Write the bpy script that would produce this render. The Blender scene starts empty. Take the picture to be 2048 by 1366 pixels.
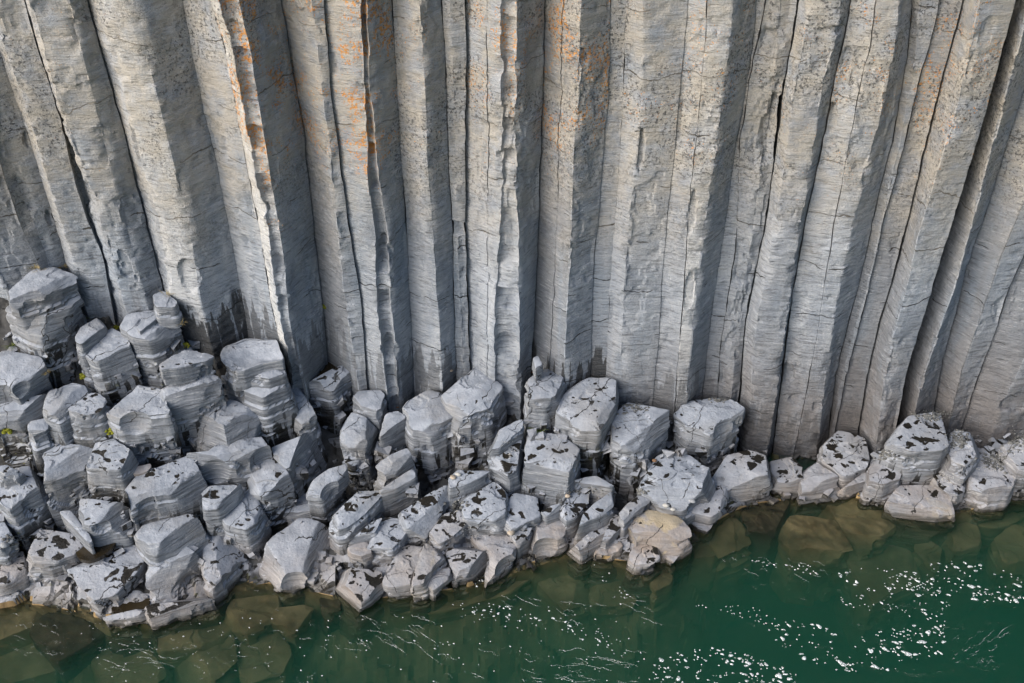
EXPOSURE = 1.5
import bpy, math, random
import numpy as np
from mathutils import Vector
R = math.radians
scene = bpy.context.scene
col = scene.collection
F, PITCH, H = 2200.0, R(38), 24.0          # photograph: 2048 x 1366
CP, SP = math.cos(PITCH), math.sin(PITCH)
rng = np.random.default_rng(11)

# ------------------------------------------------------------------ geometry helpers
def ray(u, v):
    x, k = (u - 1024) / F, (v - 683) / F
    return np.array((x, CP - k * SP, -SP - k * CP))
def at_z(u, v, z=0.0):
    d = ray(u, v); t = (z - H) / d[2]
    return np.array((0, 0, H)) + d * t
def at_y(u, v, y):
    d = ray(u, v)
    return np.array((0, 0, H)) + d * (y / d[1])
def fwd_up(p):
    q = p - np.array((0, 0, H))
    return q[1] * CP - q[2] * SP, q[1] * SP + q[2] * CP
def px(s):
    return [tuple(float(a) for a in w.split(',')) for w in s.split()]

def _hash(ix, iy, iz):
    h = (ix.astype(np.uint32) * np.uint32(374761393) + iy.astype(np.uint32) * np.uint32(668265263)
         + iz.astype(np.uint32) * np.uint32(2246822519))
    h ^= h >> np.uint32(13); h *= np.uint32(1274126177); h ^= h >> np.uint32(16)
    h *= np.uint32(2654435761); h ^= h >> np.uint32(15)
    return h.astype(np.float64) / 4294967295.0
def vn(x, y, z):
    """value noise in -1..1"""
    x, y, z = np.broadcast_arrays(np.asarray(x, float), np.asarray(y, float), np.asarray(z, float))
    ix, iy, iz = np.floor(x), np.floor(y), np.floor(z)
    fx, fy, fz = x - ix, y - iy, z - iz
    ix, iy, iz = ix.astype(np.int64), iy.astype(np.int64), iz.astype(np.int64)
    fx, fy, fz = (f * f * f * (f * (f * 6 - 15) + 10) for f in (fx, fy, fz))
    out = 0.0
    for a in (0, 1):
        wa = fx if a else 1 - fx
        for b in (0, 1):
            wb = fy if b else 1 - fy
            for c in (0, 1):
                wc = fz if c else 1 - fz
                out = out + wa * wb * wc * _hash(ix + a, iy + b, iz + c)
    return out * 2 - 1
def fbm(x, y, z, o=3):
    s, a, n = 0.0, 1.0, 0.0
    for i in range(o):
        s = s + a * vn(x * 2 ** i + 7.3 * i, y * 2 ** i - 3.1 * i, z * 2 ** i + 1.7 * i); n += a; a *= .5
    return s / n
def sst(a, b, x):
    t = np.clip((x - a) / (b - a), 0, 1); return t * t * (3 - 2 * t)

def mesh_object(name, verts, faces, mat, loc=(0, 0, 0), parent=None, smooth=True, sharp=0):
    me = bpy.data.meshes.new(name)
    V = np.asarray(verts, dtype=np.float32) - np.asarray(loc, dtype=np.float32)
    if isinstance(faces, np.ndarray):
        n, k = faces.shape
        me.vertices.add(len(V)); me.vertices.foreach_set('co', V.ravel())
        me.loops.add(n * k); me.loops.foreach_set('vertex_index', faces.astype(np.int32).ravel())
        me.polygons.add(n)
        me.polygons.foreach_set('loop_start', np.arange(0, n * k, k, dtype=np.int32))
        me.update(calc_edges=True)
    else:
        me.from_pydata([tuple(map(float, p)) for p in V], [], faces); me.update()
    me.polygons.foreach_set('use_smooth', np.full(len(me.polygons), smooth))
    me.validate()
    me.materials.append(mat)
    if sharp: me.set_sharp_from_angle(angle=R(sharp))
    o = bpy.data.objects.new(name, me); o.location = loc; col.objects.link(o)
    if parent is not None:
        o.parent = parent
        o.location = Vector(loc) - parent.location
    return o
def grid_faces(nr, nc, wrap=False, off=0):
    r, c = np.meshgrid(np.arange(nr - 1), np.arange(nc if wrap else nc - 1), indexing='ij')
    c2 = (c + 1) % nc
    return (np.stack([r * nc + c, r * nc + c2, (r + 1) * nc + c2, (r + 1) * nc + c], -1).reshape(-1, 4) + off)
def empty(name, loc):
    o = bpy.data.objects.new(name, None); o.location = loc; o.empty_display_size = .2; col.objects.link(o); return o
def tag(o, label, cat, group=None, **kw):
    o['label'] = label; o['category'] = cat
    if group: o['group'] = group
    for k, v in kw.items(): o[k] = v
    return o

# ------------------------------------------------------------------ node helpers
class NT:
    def __init__(s, name):
        s.m = bpy.data.materials.new(name); s.m.use_nodes = True
        s.t = s.m.node_tree; s.t.nodes.clear()
        s.out = s.t.nodes.new('ShaderNodeOutputMaterial')
    def n(s, typ, **kw):
        nd = s.t.nodes.new(typ)
        for k, v in kw.items(): setattr(nd, k, v)
        return nd
    def put(s, sock, v):
        if isinstance(v, bpy.types.NodeSocket): s.t.links.new(v, sock)
        elif isinstance(v, (int, float)):
            try: sock.default_value = v
            except TypeError: sock.default_value = (v, v, v)
        else: sock.default_value = tuple(v) + ((1,) if sock.type == 'RGBA' and len(v) == 3 else ())
    def math(s, op, a, b=0.0, c=None, clamp=False):
        nd = s.n('ShaderNodeMath', operation=op, use_clamp=clamp)
        s.put(nd.inputs[0], a); s.put(nd.inputs[1], b)
        if c is not None: s.put(nd.inputs[2], c)
        return nd.outputs[0]
    def vec(s, op, a, b):
        nd = s.n('ShaderNodeVectorMath', operation=op); s.put(nd.inputs[0], a); s.put(nd.inputs[1], b); return nd.outputs[0]
    def ss(s, x, a, b, lo=0.0, hi=1.0):
        nd = s.n('ShaderNodeMapRange', interpolation_type='SMOOTHSTEP')
        for i, v in enumerate((x, a, b, lo, hi)): s.put(nd.inputs[i], v)
        return nd.outputs[0]
    def noise(s, v, scale=1.0, detail=3.0, rough=.55, dist=0.0):
        nd = s.n('ShaderNodeTexNoise'); s.put(nd.inputs['Vector'], v)
        for k, q in (('Scale', scale), ('Detail', detail), ('Roughness', rough), ('Distortion', dist)): s.put(nd.inputs[k], q)
        return nd.outputs['Fac']
    def vor(s, v, scale, feature='DISTANCE_TO_EDGE', rnd=1.0):
        nd = s.n('ShaderNodeTexVoronoi', feature=feature); s.put(nd.inputs['Vector'], v); s.put(nd.inputs['Scale'], scale)
        s.put(nd.inputs['Randomness'], rnd)
        return nd.outputs['Distance']
    def mix(s, f, a, b, mode='MIX'):
        nd = s.n('ShaderNodeMix', data_type='RGBA', blend_type=mode)
        s.put(nd.inputs[0], f); s.put(nd.inputs[6], a); s.put(nd.inputs[7], b); return nd.outputs[2]
    def attr(s, name):
        return s.n('ShaderNodeAttribute', attribute_type='OBJECT', attribute_name=name).outputs['Fac']
    def pos(s):
        g = s.n('ShaderNodeNewGeometry')
        sep = s.n('ShaderNodeSeparateXYZ'); s.put(sep.inputs[0], g.outputs['Position'])
        sn = s.n('ShaderNodeSeparateXYZ'); s.put(sn.inputs[0], g.outputs['True Normal'])
        return g.outputs['Position'], sep.outputs, sn.outputs
    def bump(s, h, strength, dist, normal=None):
        nd = s.n('ShaderNodeBump'); s.put(nd.inputs['Height'], h)
        nd.inputs['Strength'].default_value = strength; nd.inputs['Distance'].default_value = dist
        if normal is not None: s.put(nd.inputs['Normal'], normal)
        return nd.outputs['Normal']
    def principled(s, color, rough, normal=None, spec=.35, **kw):
        b = s.n('ShaderNodeBsdfPrincipled')
        s.put(b.inputs['Base Color'], color); s.put(b.inputs['Roughness'], rough)
        s.put(b.inputs['Specular IOR Level'], spec)
        if normal is not None: s.put(b.inputs['Normal'], normal)
        s.t.links.new(b.outputs[0], s.out.inputs['Surface'])
        return b

def column_material():
    s = NT('column_basalt'); P, X, N = s.pos(); z = X[2]
    big = s.noise(s.vec('MULTIPLY', P, (.9, .9, .35)), 1.0, 4)
    med = s.noise(s.vec('MULTIPLY', P, (2.5, 2.5, 1.2)), 1.0, 5, .6)
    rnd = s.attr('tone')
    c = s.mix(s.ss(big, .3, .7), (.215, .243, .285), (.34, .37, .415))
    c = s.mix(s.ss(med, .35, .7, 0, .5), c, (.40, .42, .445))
    c = s.mix(s.math('MULTIPLY', rnd, .42), c, (.125, .132, .145))  # tone per facet; the darkest facets also have shade put into the colour
    c = s.mix(s.math('MULTIPLY', s.attr('pale'), s.ss(med, .25, .6, .55, 1)), c, (.52, .52, .51))  # pale rock of some facets, brightened further to paint in the light
    # bluish rinse in vertical sheets
    rin = s.ss(s.noise(s.vec('MULTIPLY', P, (1.4, 1.4, .18)), 1.0, 3), .5, .68, 0, .5)
    c = s.mix(rin, c, (.20, .245, .30))
    # strata: thin near-level ridges
    warp = s.noise(s.vec('MULTIPLY', P, (.8, .8, .8)), 1.0, 2)
    wz = s.math('ADD', z, s.math('MULTIPLY', warp, .10))
    cmb = s.n('ShaderNodeCombineXYZ'); s.put(cmb.inputs[0], X[0]); s.put(cmb.inputs[1], X[1]); s.put(cmb.inputs[2], wz)
    W = cmb.outputs[0]
    st1 = s.noise(s.vec('MULTIPLY', W, (1.9, 1.9, 15)), 1.0, 4, .65)
    st2 = s.noise(s.vec('MULTIPLY', W, (4.5, 4.5, 38)), 1.0, 3, .65)
    st = s.math('ADD', s.math('MULTIPLY', st1, .6), s.math('MULTIPLY', st2, .4))
    c = s.mix(s.ss(st, .37, .49, .72, 0), c, (.085, .092, .105))
    c = s.mix(s.ss(st, .54, .64, 0, .5), c, (.44, .455, .475))
    cr = s.math('ADD', s.math('MULTIPLY', z, .62), s.math('ADD', s.math('MULTIPLY', rnd, 7.0), s.math('MULTIPLY', s.noise(P, .45, 5, .55), .8)))
    ce = s.math('ABSOLUTE', s.math('SUBTRACT', s.math('FRACT', cr), .5))
    jm = s.math('MULTIPLY', s.ss(ce, .009, .005), s.ss(s.noise(s.vec('MULTIPLY', P, (.8, .8, .9)), 1.0, 2), .51, .54))
    c = s.mix(jm, c, (.025, .025, .025))
    # warmer tone mixed in high on the cliff
    hi = s.ss(s.math('ADD', z, s.math('MULTIPLY', s.noise(P, .35, 3), 5.0)), 8.5, 14.0)
    wn = s.noise(P, 1.6, 5, .65)
    c = s.mix(s.math('MULTIPLY', hi, s.ss(wn, .3, .65, .15, .75)), c, (.39, .35, .285))
    # grainy dark and pale crust lichen on the upper rock
    sp = s.noise(P, 13, 3, .7); zone = s.math('MULTIPLY', hi, s.ss(s.noise(P, .55, 2), .4, .55))
    c = s.mix(s.math('MULTIPLY', s.ss(sp, .53, .6), s.math('MULTIPLY', zone, .8)), c, (.055, .055, .055))
    sp2 = s.noise(P, 21, 2, .6)
    c = s.mix(s.math('MULTIPLY', s.ss(sp2, .62, .68), s.math('MULTIPLY', zone, .7)), c, (.5, .48, .42))
    # orange lichen
    lz = s.ss(s.math('ADD', z, s.math('MULTIPLY', s.noise(P, .6, 2), 6.0)), 9.5, 15.5)
    ln = s.noise(P, 22, 3, .6); lbig = s.noise(P, 1.1, 3)
    thr = s.math('SUBTRACT', .80, s.math('MULTIPLY', s.math('MULTIPLY', lz, s.attr('lichen')), s.ss(lbig, .40, .62, .15, .36)))
    lm = s.ss(s.math('SUBTRACT', ln, thr), 0, .025)
    lm = s.math('MULTIPLY', lm, s.ss(s.noise(P, 9, 3, .6), .46, .56, 0, .9))
    c = s.mix(lm, c, s.mix(s.noise(P, 5, 1), (.46, .16, .03), (.56, .28, .06)))
    # browner and darker low on the right, black wet streaks above the rock steps
    br = s.math('MULTIPLY', s.ss(X[0], -2, 8), s.ss(z, 6.5, 0.8))
    c = s.mix(s.math('MULTIPLY', br, s.ss(med, .3, .6, .6, .95)), c, (.135, .124, .120))
    c = s.mix(s.math('MULTIPLY', br, s.ss(st, .40, .5, .5, 0)), c, (.06, .06, .065))
    sk = s.noise(s.vec('MULTIPLY', P, (4.5, 4.5, .35)), 1.0, 3, .6)
    lowm = s.ss(s.math('SUBTRACT', z, s.attr('foot')), 1.9, .2)
    bk = s.math('MULTIPLY', s.ss(s.math('ADD', sk, s.math('MULTIPLY', lowm, .22)), .61, .65), s.math('MULTIPLY', s.ss(lowm, .1, .3), s.attr('stain')))
    c = s.mix(bk, c, (.018, .017, .015))
    fine = s.noise(P, 16, 5, .7)
    h = s.math('ADD', s.math('MULTIPLY', st, 1.0), s.math('MULTIPLY', fine, .45))
    h = s.math('SUBTRACT', h, s.math('MULTIPLY', jm, .6))
    nr = s.bump(h, 1.0, .08)
    s.principled(c, s.ss(bk, 0, 1, .82, .35), nr, .3)
    return s.m

def boulder_material():
    s = NT('boulder_basalt'); P, X, N = s.pos(); z = X[2]
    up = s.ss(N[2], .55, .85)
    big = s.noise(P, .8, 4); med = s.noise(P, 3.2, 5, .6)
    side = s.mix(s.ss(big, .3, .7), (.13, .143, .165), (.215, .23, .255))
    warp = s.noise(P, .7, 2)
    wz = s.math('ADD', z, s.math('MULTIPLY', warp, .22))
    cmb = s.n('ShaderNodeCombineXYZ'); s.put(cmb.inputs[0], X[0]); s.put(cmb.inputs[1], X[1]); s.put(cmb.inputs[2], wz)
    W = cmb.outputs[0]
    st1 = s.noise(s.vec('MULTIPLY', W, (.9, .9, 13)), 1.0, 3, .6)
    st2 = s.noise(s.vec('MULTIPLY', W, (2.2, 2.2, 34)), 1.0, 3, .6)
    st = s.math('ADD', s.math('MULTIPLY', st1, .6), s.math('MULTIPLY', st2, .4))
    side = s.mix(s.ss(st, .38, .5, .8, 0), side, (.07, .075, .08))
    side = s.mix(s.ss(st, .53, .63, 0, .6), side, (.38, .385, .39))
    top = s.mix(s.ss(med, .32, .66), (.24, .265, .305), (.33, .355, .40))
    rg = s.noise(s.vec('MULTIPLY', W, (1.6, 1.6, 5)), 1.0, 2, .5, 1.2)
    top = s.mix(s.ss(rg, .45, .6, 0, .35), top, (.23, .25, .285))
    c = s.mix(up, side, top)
    c = s.mix(s.ss(s.noise(P, .65, 4), .5, .68, 0, .4), c, (.215, .20, .18))
    # tan silt near the water
    tn = s.math('MULTIPLY', s.math('MAXIMUM', s.attr('tan'), s.ss(z, 1.2, .3, 0, .42)), s.ss(s.noise(P, 1.5, 4), .25, .65, .25, 1.0))
    c = s.mix(tn, c, s.mix(st, (.19, .145, .11), (.36, .30, .25)))
    yl = s.math('MULTIPLY', s.attr('ochre'), s.ss(s.noise(P, 1.3, 3, .5, 1.0), .52, .62))
    c = s.mix(s.math('MULTIPLY', yl, .5), c, (.42, .33, .17))
    # joints
    def joint(dx, dy, per, seed, lo):
        q = s.math('ADD', s.math('ADD', s.math('MULTIPLY', X[0], dx / per), s.math('MULTIPLY', X[1], dy / per)), s.math('MULTIPLY', s.noise(s.vec('ADD', P, (seed, 0, 0)), .7, 4, .55), 1.1))
        e = s.math('ABSOLUTE', s.math('SUBTRACT', s.math('FRACT', q), .5))
        return s.math('MULTIPLY', s.ss(e, .010 / per, .006 / per), s.ss(s.noise(s.vec('ADD', P, (0, seed, 3)), .7, 1), lo, lo + .04))
    jm = s.math('MAXIMUM', joint(.72, -.69, 1.15, 3.7, .47), joint(.85, .52, 1.9, 9.1, .55))
    c = s.mix(jm, c, (.025, .024, .022))
    # black crust pits and puddles on the flat tops
    bl = s.noise(s.vec('MULTIPLY', P, (1.0, 1.25, .6)), 2.6, 2.5, .5, .35)
    zone = s.noise(P, .75, 2)
    thr = s.math('SUBTRACT', .82, s.math('MULTIPLY', s.math('POWER', s.attr('spots'), .5), s.ss(zone, .3, .6, .26, .345)))
    sm = s.math('MULTIPLY', s.ss(s.math('SUBTRACT', bl, thr), 0, .028), s.ss(N[2], .72, .85))
    s2 = s.math('MULTIPLY', s.ss(s.math('SUBTRACT', s.noise(P, 9, 2, .5), s.math('SUBTRACT', .86, s.math('MULTIPLY', s.math('POWER', s.attr('spots'), .5), .21))), 0, .012), s.ss(N[2], .72, .85))
    sm = s.math('MAXIMUM', sm, s2)
    c = s.mix(sm, c, s.mix(s.noise(P, 1.1, 1), (.008, .0075, .007), (.020, .016, .010)))
    # black streaked stain under the ledges
    sk = s.noise(s.vec('MULTIPLY', P, (3.6, 3.6, .45)), 1.0, 3, .6)
    lowm = s.ss(s.math('SUBTRACT', s.attr('rim'), z), .25, 1.3)
    bk = s.math('MULTIPLY', s.ss(s.math('ADD', sk, s.math('MULTIPLY', s.math('MULTIPLY', lowm, s.attr('stain')), .26)), .62, .64), s.ss(N[2], .6, .3))
    bk = s.math('MULTIPLY', bk, lowm)
    c = s.mix(bk, c, (.016, .015, .013))
    wet = s.ss(s.math('ADD', z, s.math('MULTIPLY', s.noise(P, 4, 2), .14)), .27, .15)
    c = s.mix(s.math('MULTIPLY', wet, .75), c, (.03, .026, .018))
    c = s.mix(s.ss(z, .01, -.05, 0, .9), c, s.mix(med, (.09, .07, .035), (.20, .155, .08)))
    moss = s.math('MULTIPLY', s.ss(s.noise(P, 5, 3), .64, .69), s.math('MULTIPLY', lowm, s.attr('moss')))
    c = s.mix(moss, c, (.13, .13, .015))
    fine = s.noise(P, 14, 5, .65)
    h = s.math('MULTIPLY', st, s.math('SUBTRACT', 1.0, s.math('MULTIPLY', up, .75)))
    h = s.math('ADD', h, s.math('MULTIPLY', fine, .28))
    h = s.math('ADD', h, s.math('MULTIPLY', med, .5))
    h = s.math('SUBTRACT', h, s.math('MULTIPLY', jm, .7))
    h = s.math('SUBTRACT', h, s.math('MULTIPLY', sm, .5))
    nr = s.bump(h, 1.0, .085)
    r = s.math('SUBTRACT', .72, s.math('MULTIPLY', s.math('MAXIMUM', sm, s.math('MAXIMUM', bk, wet)), .4))
    s.principled(c, r, nr, .4)
    return s.m

def plain(name, c1, c2, scale, rough, bump=.5, spec=.3, bd=.05):
    s = NT(name); P, X, N = s.pos()
    f = s.noise(P, scale, 5, .6)
    s.principled(s.mix(s.ss(f, .3, .7), c1, c2), rough, s.bump(f, bump, bd), spec)
    return s.m

def foam_glint_material():
    s = NT('foam_glint_white'); P, X, N = s.pos()
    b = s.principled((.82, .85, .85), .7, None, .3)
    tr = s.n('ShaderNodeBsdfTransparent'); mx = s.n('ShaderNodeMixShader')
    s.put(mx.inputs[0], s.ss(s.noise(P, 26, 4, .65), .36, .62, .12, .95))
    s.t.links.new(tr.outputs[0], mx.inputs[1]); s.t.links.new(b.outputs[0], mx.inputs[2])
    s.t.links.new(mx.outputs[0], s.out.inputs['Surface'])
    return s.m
def water_material():
    s = NT('river_water'); P, X, N = s.pos()
    h1 = s.noise(s.vec('MULTIPLY', P, (1.0, 1.6, 1)), .9, 3, .5, .6)
    h2 = s.noise(s.vec('MULTIPLY', P, (1.0, 1.5, 1)), 4.5, 3, .55, .4)
    h = s.math('ADD', s.math('MULTIPLY', h1, 1.0), s.math('MULTIPLY', h2, .22))
    nr = s.bump(h, .9, .22)
    fr = s.n('ShaderNodeFresnel'); fr.inputs['IOR'].default_value = 1.33; s.put(fr.inputs['Normal'], nr)
    gl = s.n('ShaderNodeBsdfGlossy'); gl.inputs['Roughness'].default_value = .03; s.put(gl.inputs['Normal'], nr)
    tr = s.n('ShaderNodeBsdfTransparent'); tr.inputs['Color'].default_value = (.93, .97, .95, 1)
    mx = s.n('ShaderNodeMixShader'); s.put(mx.inputs[0], fr.outputs[0])
    s.t.links.new(tr.outputs[0], mx.inputs[1]); s.t.links.new(gl.outputs[0], mx.inputs[2])
    s.t.links.new(mx.outputs[0], s.out.inputs['Surface'])
    vs = s.n('ShaderNodeVolumeScatter'); vs.inputs['Color'].default_value = WATER_SC + (1,); vs.inputs['Density'].default_value = WATER_SD
    va = s.n('ShaderNodeVolumeAbsorption'); va.inputs['Color'].default_value = WATER_AC + (1,); va.inputs['Density'].default_value = WATER_AD
    ad = s.n('ShaderNodeAddShader'); s.t.links.new(vs.outputs[0], ad.inputs[0]); s.t.links.new(va.outputs[0], ad.inputs[1])
    s.t.links.new(ad.outputs[0], s.out.inputs['Volume'])
    return s.m
WATER_SC, WATER_SD = (.12, .62, .38), .33
WATER_AC, WATER_AD = (.06, .62, .42), .36

M_COL = column_material(); M_ROCK = boulder_material(); M_WATER = water_material()
M_GROUND = plain('dark_rock_ground', (.014, .013, .011), (.085, .083, .08), 1.6, .5, 1.0)  # near-black, so the gaps between the boulders read dark
M_BED = plain('river_bed_silt', (.10, .105, .06), (.17, .16, .09), .5, .9, .3)
M_SUB = plain('submerged_rock', (.165, .11, .05), (.31, .22, .11), .9, .9, .8, bd=.1)
M_SUBD = plain('submerged_dark_rock', (.06, .045, .025), (.11, .08, .042), .9, .9, .8, bd=.1)
M_CLIFF = plain('cliff_rock', (.03, .03, .03), (.09, .09, .09), 1.2, .9, 1.0)
M_FOAM_GLINT = foam_glint_material()
M_GRASS = plain('grass_green', (.10, .17, .025), (.24, .27, .05), 9, .7, 0)
M_DRY = plain('grass_straw', (.26, .20, .08), (.42, .34, .17), 9, .8, 0)
M_MOSS = plain('moss_green', (.10, .12, .012), (.24, .23, .02), 14, .95, 1.0)
M_PUDDLE = plain('puddle_water', (.018, .014, .008), (.035, .026, .013), 1.5, .10, .05, .5)
M_STONE = plain('stone_tan', (.25, .20, .15), (.42, .36, .29), 9, .8, .6)
M_GRAVEL = plain('gravel_dark', (.05, .05, .048), (.2, .2, .19), 14, .8, .6)
M_STONEG = plain('stone_grey', (.20, .21, .22), (.34, .35, .36), 9, .8, .6)
M_STONEO = plain('stone_orange', (.24, .13, .07), (.34, .20, .11), 9, .8, .6)
M_STONEW = plain('stone_white', (.34, .335, .31), (.48, .47, .44), 9, .8, .6)

# ------------------------------------------------------------------ the lie of the land
YW = 25.5
SHORE = px('-500,1300 -100,1240 0,1210 100,1205 200,1240 320,1245 440,1200 520,1150 600,1175 700,1205 780,1192 880,1185 1030,1150 1100,1110 1200,1110 1290,1135 1350,1110 1450,1020 1520,1000 1640,1000 1750,990 1830,1030 1900,1035 1960,1015 2048,990 2150,970 2600,950')
BASE = px('-500,500 -100,580 150,635 330,650 480,695 600,770 720,780 800,795 900,775 1000,790 1100,758 1200,765 1300,800 1400,805 1500,870 1600,895 1720,875 1800,845 1860,825 1950,845 2100,860 2600,880')
def _interp(tab, u):
    us = np.array([t[0] for t in tab]); vs = np.array([t[1] for t in tab])
    uu = np.linspace(u - 70, u + 70, 9)
    return float(np.mean(np.interp(uu, us, vs)))
Z_SH = .52
def land(u):
    S = at_z(u, _interp(SHORE, u), 0.0); S[2] = Z_SH
    W = at_y(u, _interp(BASE, u) + 80, 23.3)
    return S, W
def on_land(u, v):
    S, W = land(u); k = (v - 683) / F
    fs, us = fwd_up(S); fw, uw = fwd_up(W)
    a0 = us + k * fs; a1 = uw + k * fw
    s = a0 / (a0 - a1)
    s = max(-.3, min(1.6, s))
    # put the point exactly on the ray at the height found
    P = S + s * (W - S)
    return at_z(u, v, P[2])
# ------------------------------------------------------------------ the basalt columns
# every column: edges from left to right as (protrusion, polyline in the photograph); a face joins two
# neighbouring edges; flags: 'k' after an edge = open joint across the face, 'b' = the face right of it is fractured
ZROWS = np.concatenate([np.arange(17.2, 14.9, -.25), np.arange(14.9, -.2, -.04), np.arange(-.3, -1.6, -.3)])
def edge_xy(d, pts, z):
    d = d * 1.35
    P = np.array([at_y(u, v, YW - d) for u, v in px(pts)])
    o = np.argsort(P[:, 2]); P = P[o]
    x = np.interp(z, P[:, 2], P[:, 0])
    sl = (P[-1, 0] - P[-2, 0]) / (P[-1, 2] - P[-2, 2]); sl0 = (P[1, 0] - P[0, 0]) / (P[1, 2] - P[0, 2])
    x = np.where(z > P[-1, 2], P[-1, 0] + sl * (z - P[-1, 2]), x)
    x = np.where(z < P[0, 2], P[0, 0] + np.clip(sl0, -.12, .12) * (z - P[0, 2]), x)
    # slow wander and small jags shared by neighbours
    x = x + .018 * vn(np.full_like(z, x.mean() * .5), 3.3, z * .8) + 0.012 * vn(np.full_like(z, x.mean() * .8), 8.1, z * 3.4)
    return np.stack([x, np.full_like(z, YW - d)], -1)

def column(label, edges, lichen=.5, stain=.3, foot=3.0, gap=-.002, seed=0, rough=1.0, group='tall basalt columns of the cliff', spall=()):
    z = ZROWS
    E = [edge_xy(e[0], e[1], z) for e in edges]
    fl = [e[2] if len(e) > 2 else '' for e in edges]
    g = gap + .010 * vn(seed * 3.1, 0.5, z * 2.1)
    E[0] = E[0] + np.stack([g, 0 * g], -1); E[-1] = E[-1] - np.stack([g, 0 * g], -1)
    cols, conv, frac, notch, fidx = [], [], [], [], []
    def add(p, c=0., f=0., n=0., k=0):
        cols.append(p); conv.append(c); frac.append(f); notch.append(n); fidx.append(k)
    e0, e1 = E[0], E[-1]
    for b in (1.1, .5, .2, .06): add(e0 + np.array((.02 + .06 * b, b)), k=0)
    for k in range(len(E) - 1):
        w = float(np.mean(np.linalg.norm(E[k + 1] - E[k], axis=1)))
        n = max(3, int(w / .045))
        for i in range(n):
            t = i / n
            p = E[k] * (1 - t) + E[k + 1] * t
            dl, dr = t * w, (1 - t) * w
            c = 0.
            if k > 0 and 'k' not in fl[k]: c = max(c, math.exp(-(dl / .13) ** 2))
            if k < len(E) - 2 and 'k' not in fl[k + 1]: c = max(c, math.exp(-(dr / .13) ** 2))
            f = math.sin(math.pi * min(1, max(0, t))) ** .4 if 'b' in fl[k] else 0.
            if i == 0 and 'k' in fl[k]:
                tv = (E[k + 1] - E[k]) / np.linalg.norm(E[k + 1] - E[k], axis=1)[:, None]
                add(p - tv * .018, 0, 0, 0, k - 1); add(p, 0, 0, 1., k); add(p + tv * .018, 0, 0, 0, k)
            else:
                add(p, c, f, 0, k)
    add(E[-1], k=len(E) - 2)
    for b in (.06, .2, .5, 1.1): add(e1 + np.array((-.02 - .06 * b, b)), k=len(E) - 2)
    XY = np.stack(cols, 1)                                   # rows, columns, 2
    sm = XY.copy(); sm[:, 5:-5] = 0.7 * XY[:, 5:-5] + .15 * (XY[:, 4:-6] + XY[:, 6:-4])
    keep = np.array(notch); near = np.convolve(keep, (1, 1, 1), 'same')[:len(keep)] > 0
    XY = np.where(near[None, :, None], XY, sm)
    T = np.gradient(XY, axis=1); T /= np.linalg.norm(T, axis=2, keepdims=True) + 1e-9
    N = np.stack([T[..., 1], -T[..., 0]], -1)
    Z = np.repeat(z[:, None], XY.shape[1], 1); X, Y = XY[..., 0], XY[..., 1]
    conv = np.array(conv)[None]; frac = np.array(frac)[None]
    zw = Z + .10 * fbm(X * .6, Y * .6, Z * .5, 2) + .03 * vn(X * 3, Y * 3, Z * 2)
    D = .008 * vn(X * 1.6, Y * 1.6, zw * 7.5) + .007 * vn(X * 3.2 + 5, Y * 3.2, zw * 16)
    D += .010 * fbm(X * .8 + seed, Y * .8, Z * .35, 3)
    s1 = fbm(X * 1.0 + 3.1 * seed, Y * 1.0, Z * .55, 4)
    D -= rough * .035 * sst(.20, .22, s1) + rough * .035 * sst(.36, .38, s1)
    s2 = fbm(X * 2.6 - seed, Y * 2.6, zw * 3.2, 3)
    D -= rough * .02 * sst(.22, .25, s2)
    s3 = fbm(X * 1.6 + 9, Y * 1.6, zw * 1.4 + seed, 3)
    st_ = np.floor(zw * .9 + .5 * vn(X * .5, Y * .5, seed))
    D += rough * .032 * (_hash(st_.astype(np.int64), np.full_like(st_, int(seed)).astype(np.int64), np.zeros_like(st_).astype(np.int64)) - .5) * sst(.0, .05, s3)
    ch = vn(X * .4 + seed, Y * .4, Z * 1.3); ch2 = vn(X * .8, Y * .8 + seed, Z * 4.1)
    D -= conv * (.075 * sst(.34, .42, ch) + .04 * sst(.2, .3, ch2))
    if frac.max() > 0:
        q = Z * 1.55 + .35 * vn(X * 1.3, Y, Z * .9 + seed) + .12 * (X - X.mean())
        ci = np.floor(q); fr = q - ci
        h = _hash(ci.astype(np.int64), np.full_like(ci, 7 + int(seed * 10)).astype(np.int64), np.zeros_like(ci).astype(np.int64))
        h2 = _hash(ci.astype(np.int64), np.full_like(ci, 91).astype(np.int64), np.zeros_like(ci).astype(np.int64))
        prof = np.where(h2 > .5, fr, 1 - fr * .7)
        D -= frac * (.03 + .20 * h + .19 * prof * h2 + .05 * fbm(X * 3, Y * 3, Z * 4, 3) + .04 * sst(.0, .1, fbm(X * 2, Y * 2 + seed, Z * 2.5, 2)))
    for (u, v, ru, rv, dep) in spall:                         # broken-out hollows
        dd = np.sqrt(((X - at_y(u, v, YW - .4)[0]) / (ru * .0145)) ** 2 + ((Z - at_y(u, v, YW - .4)[2]) / (rv * .018)) ** 2) + .3 * fbm(X * 2, Y * 2, Z * 2, 2)
        up = (Z - at_y(u, v, YW - .4)[2]) / (rv * .018)
        D -= dep * sst(1.0, .86, dd) * (.65 + .35 * np.clip(up, -1, 1))
    D -= np.array(notch)[None] * (.11 * sst(-.35, .15, vn(X * .3, seed, Z * .7)) + .015)
    edge = np.ones(XY.shape[1]); edge[:6] = (.2, .2, .2, .2, .25, .5); edge[-6:] = (.5, .25, .2, .2, .2, .2)
    D = D * edge[None]
    V = np.stack([X + N[..., 0] * D, Y + N[..., 1] * D, Z], -1).reshape(-1, 3)
    nr, nc = Z.shape
    Fc = grid_faces(nr, nc)
    xm = float(np.mean((e0[:, 0] + e1[:, 0]) / 2))
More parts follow.
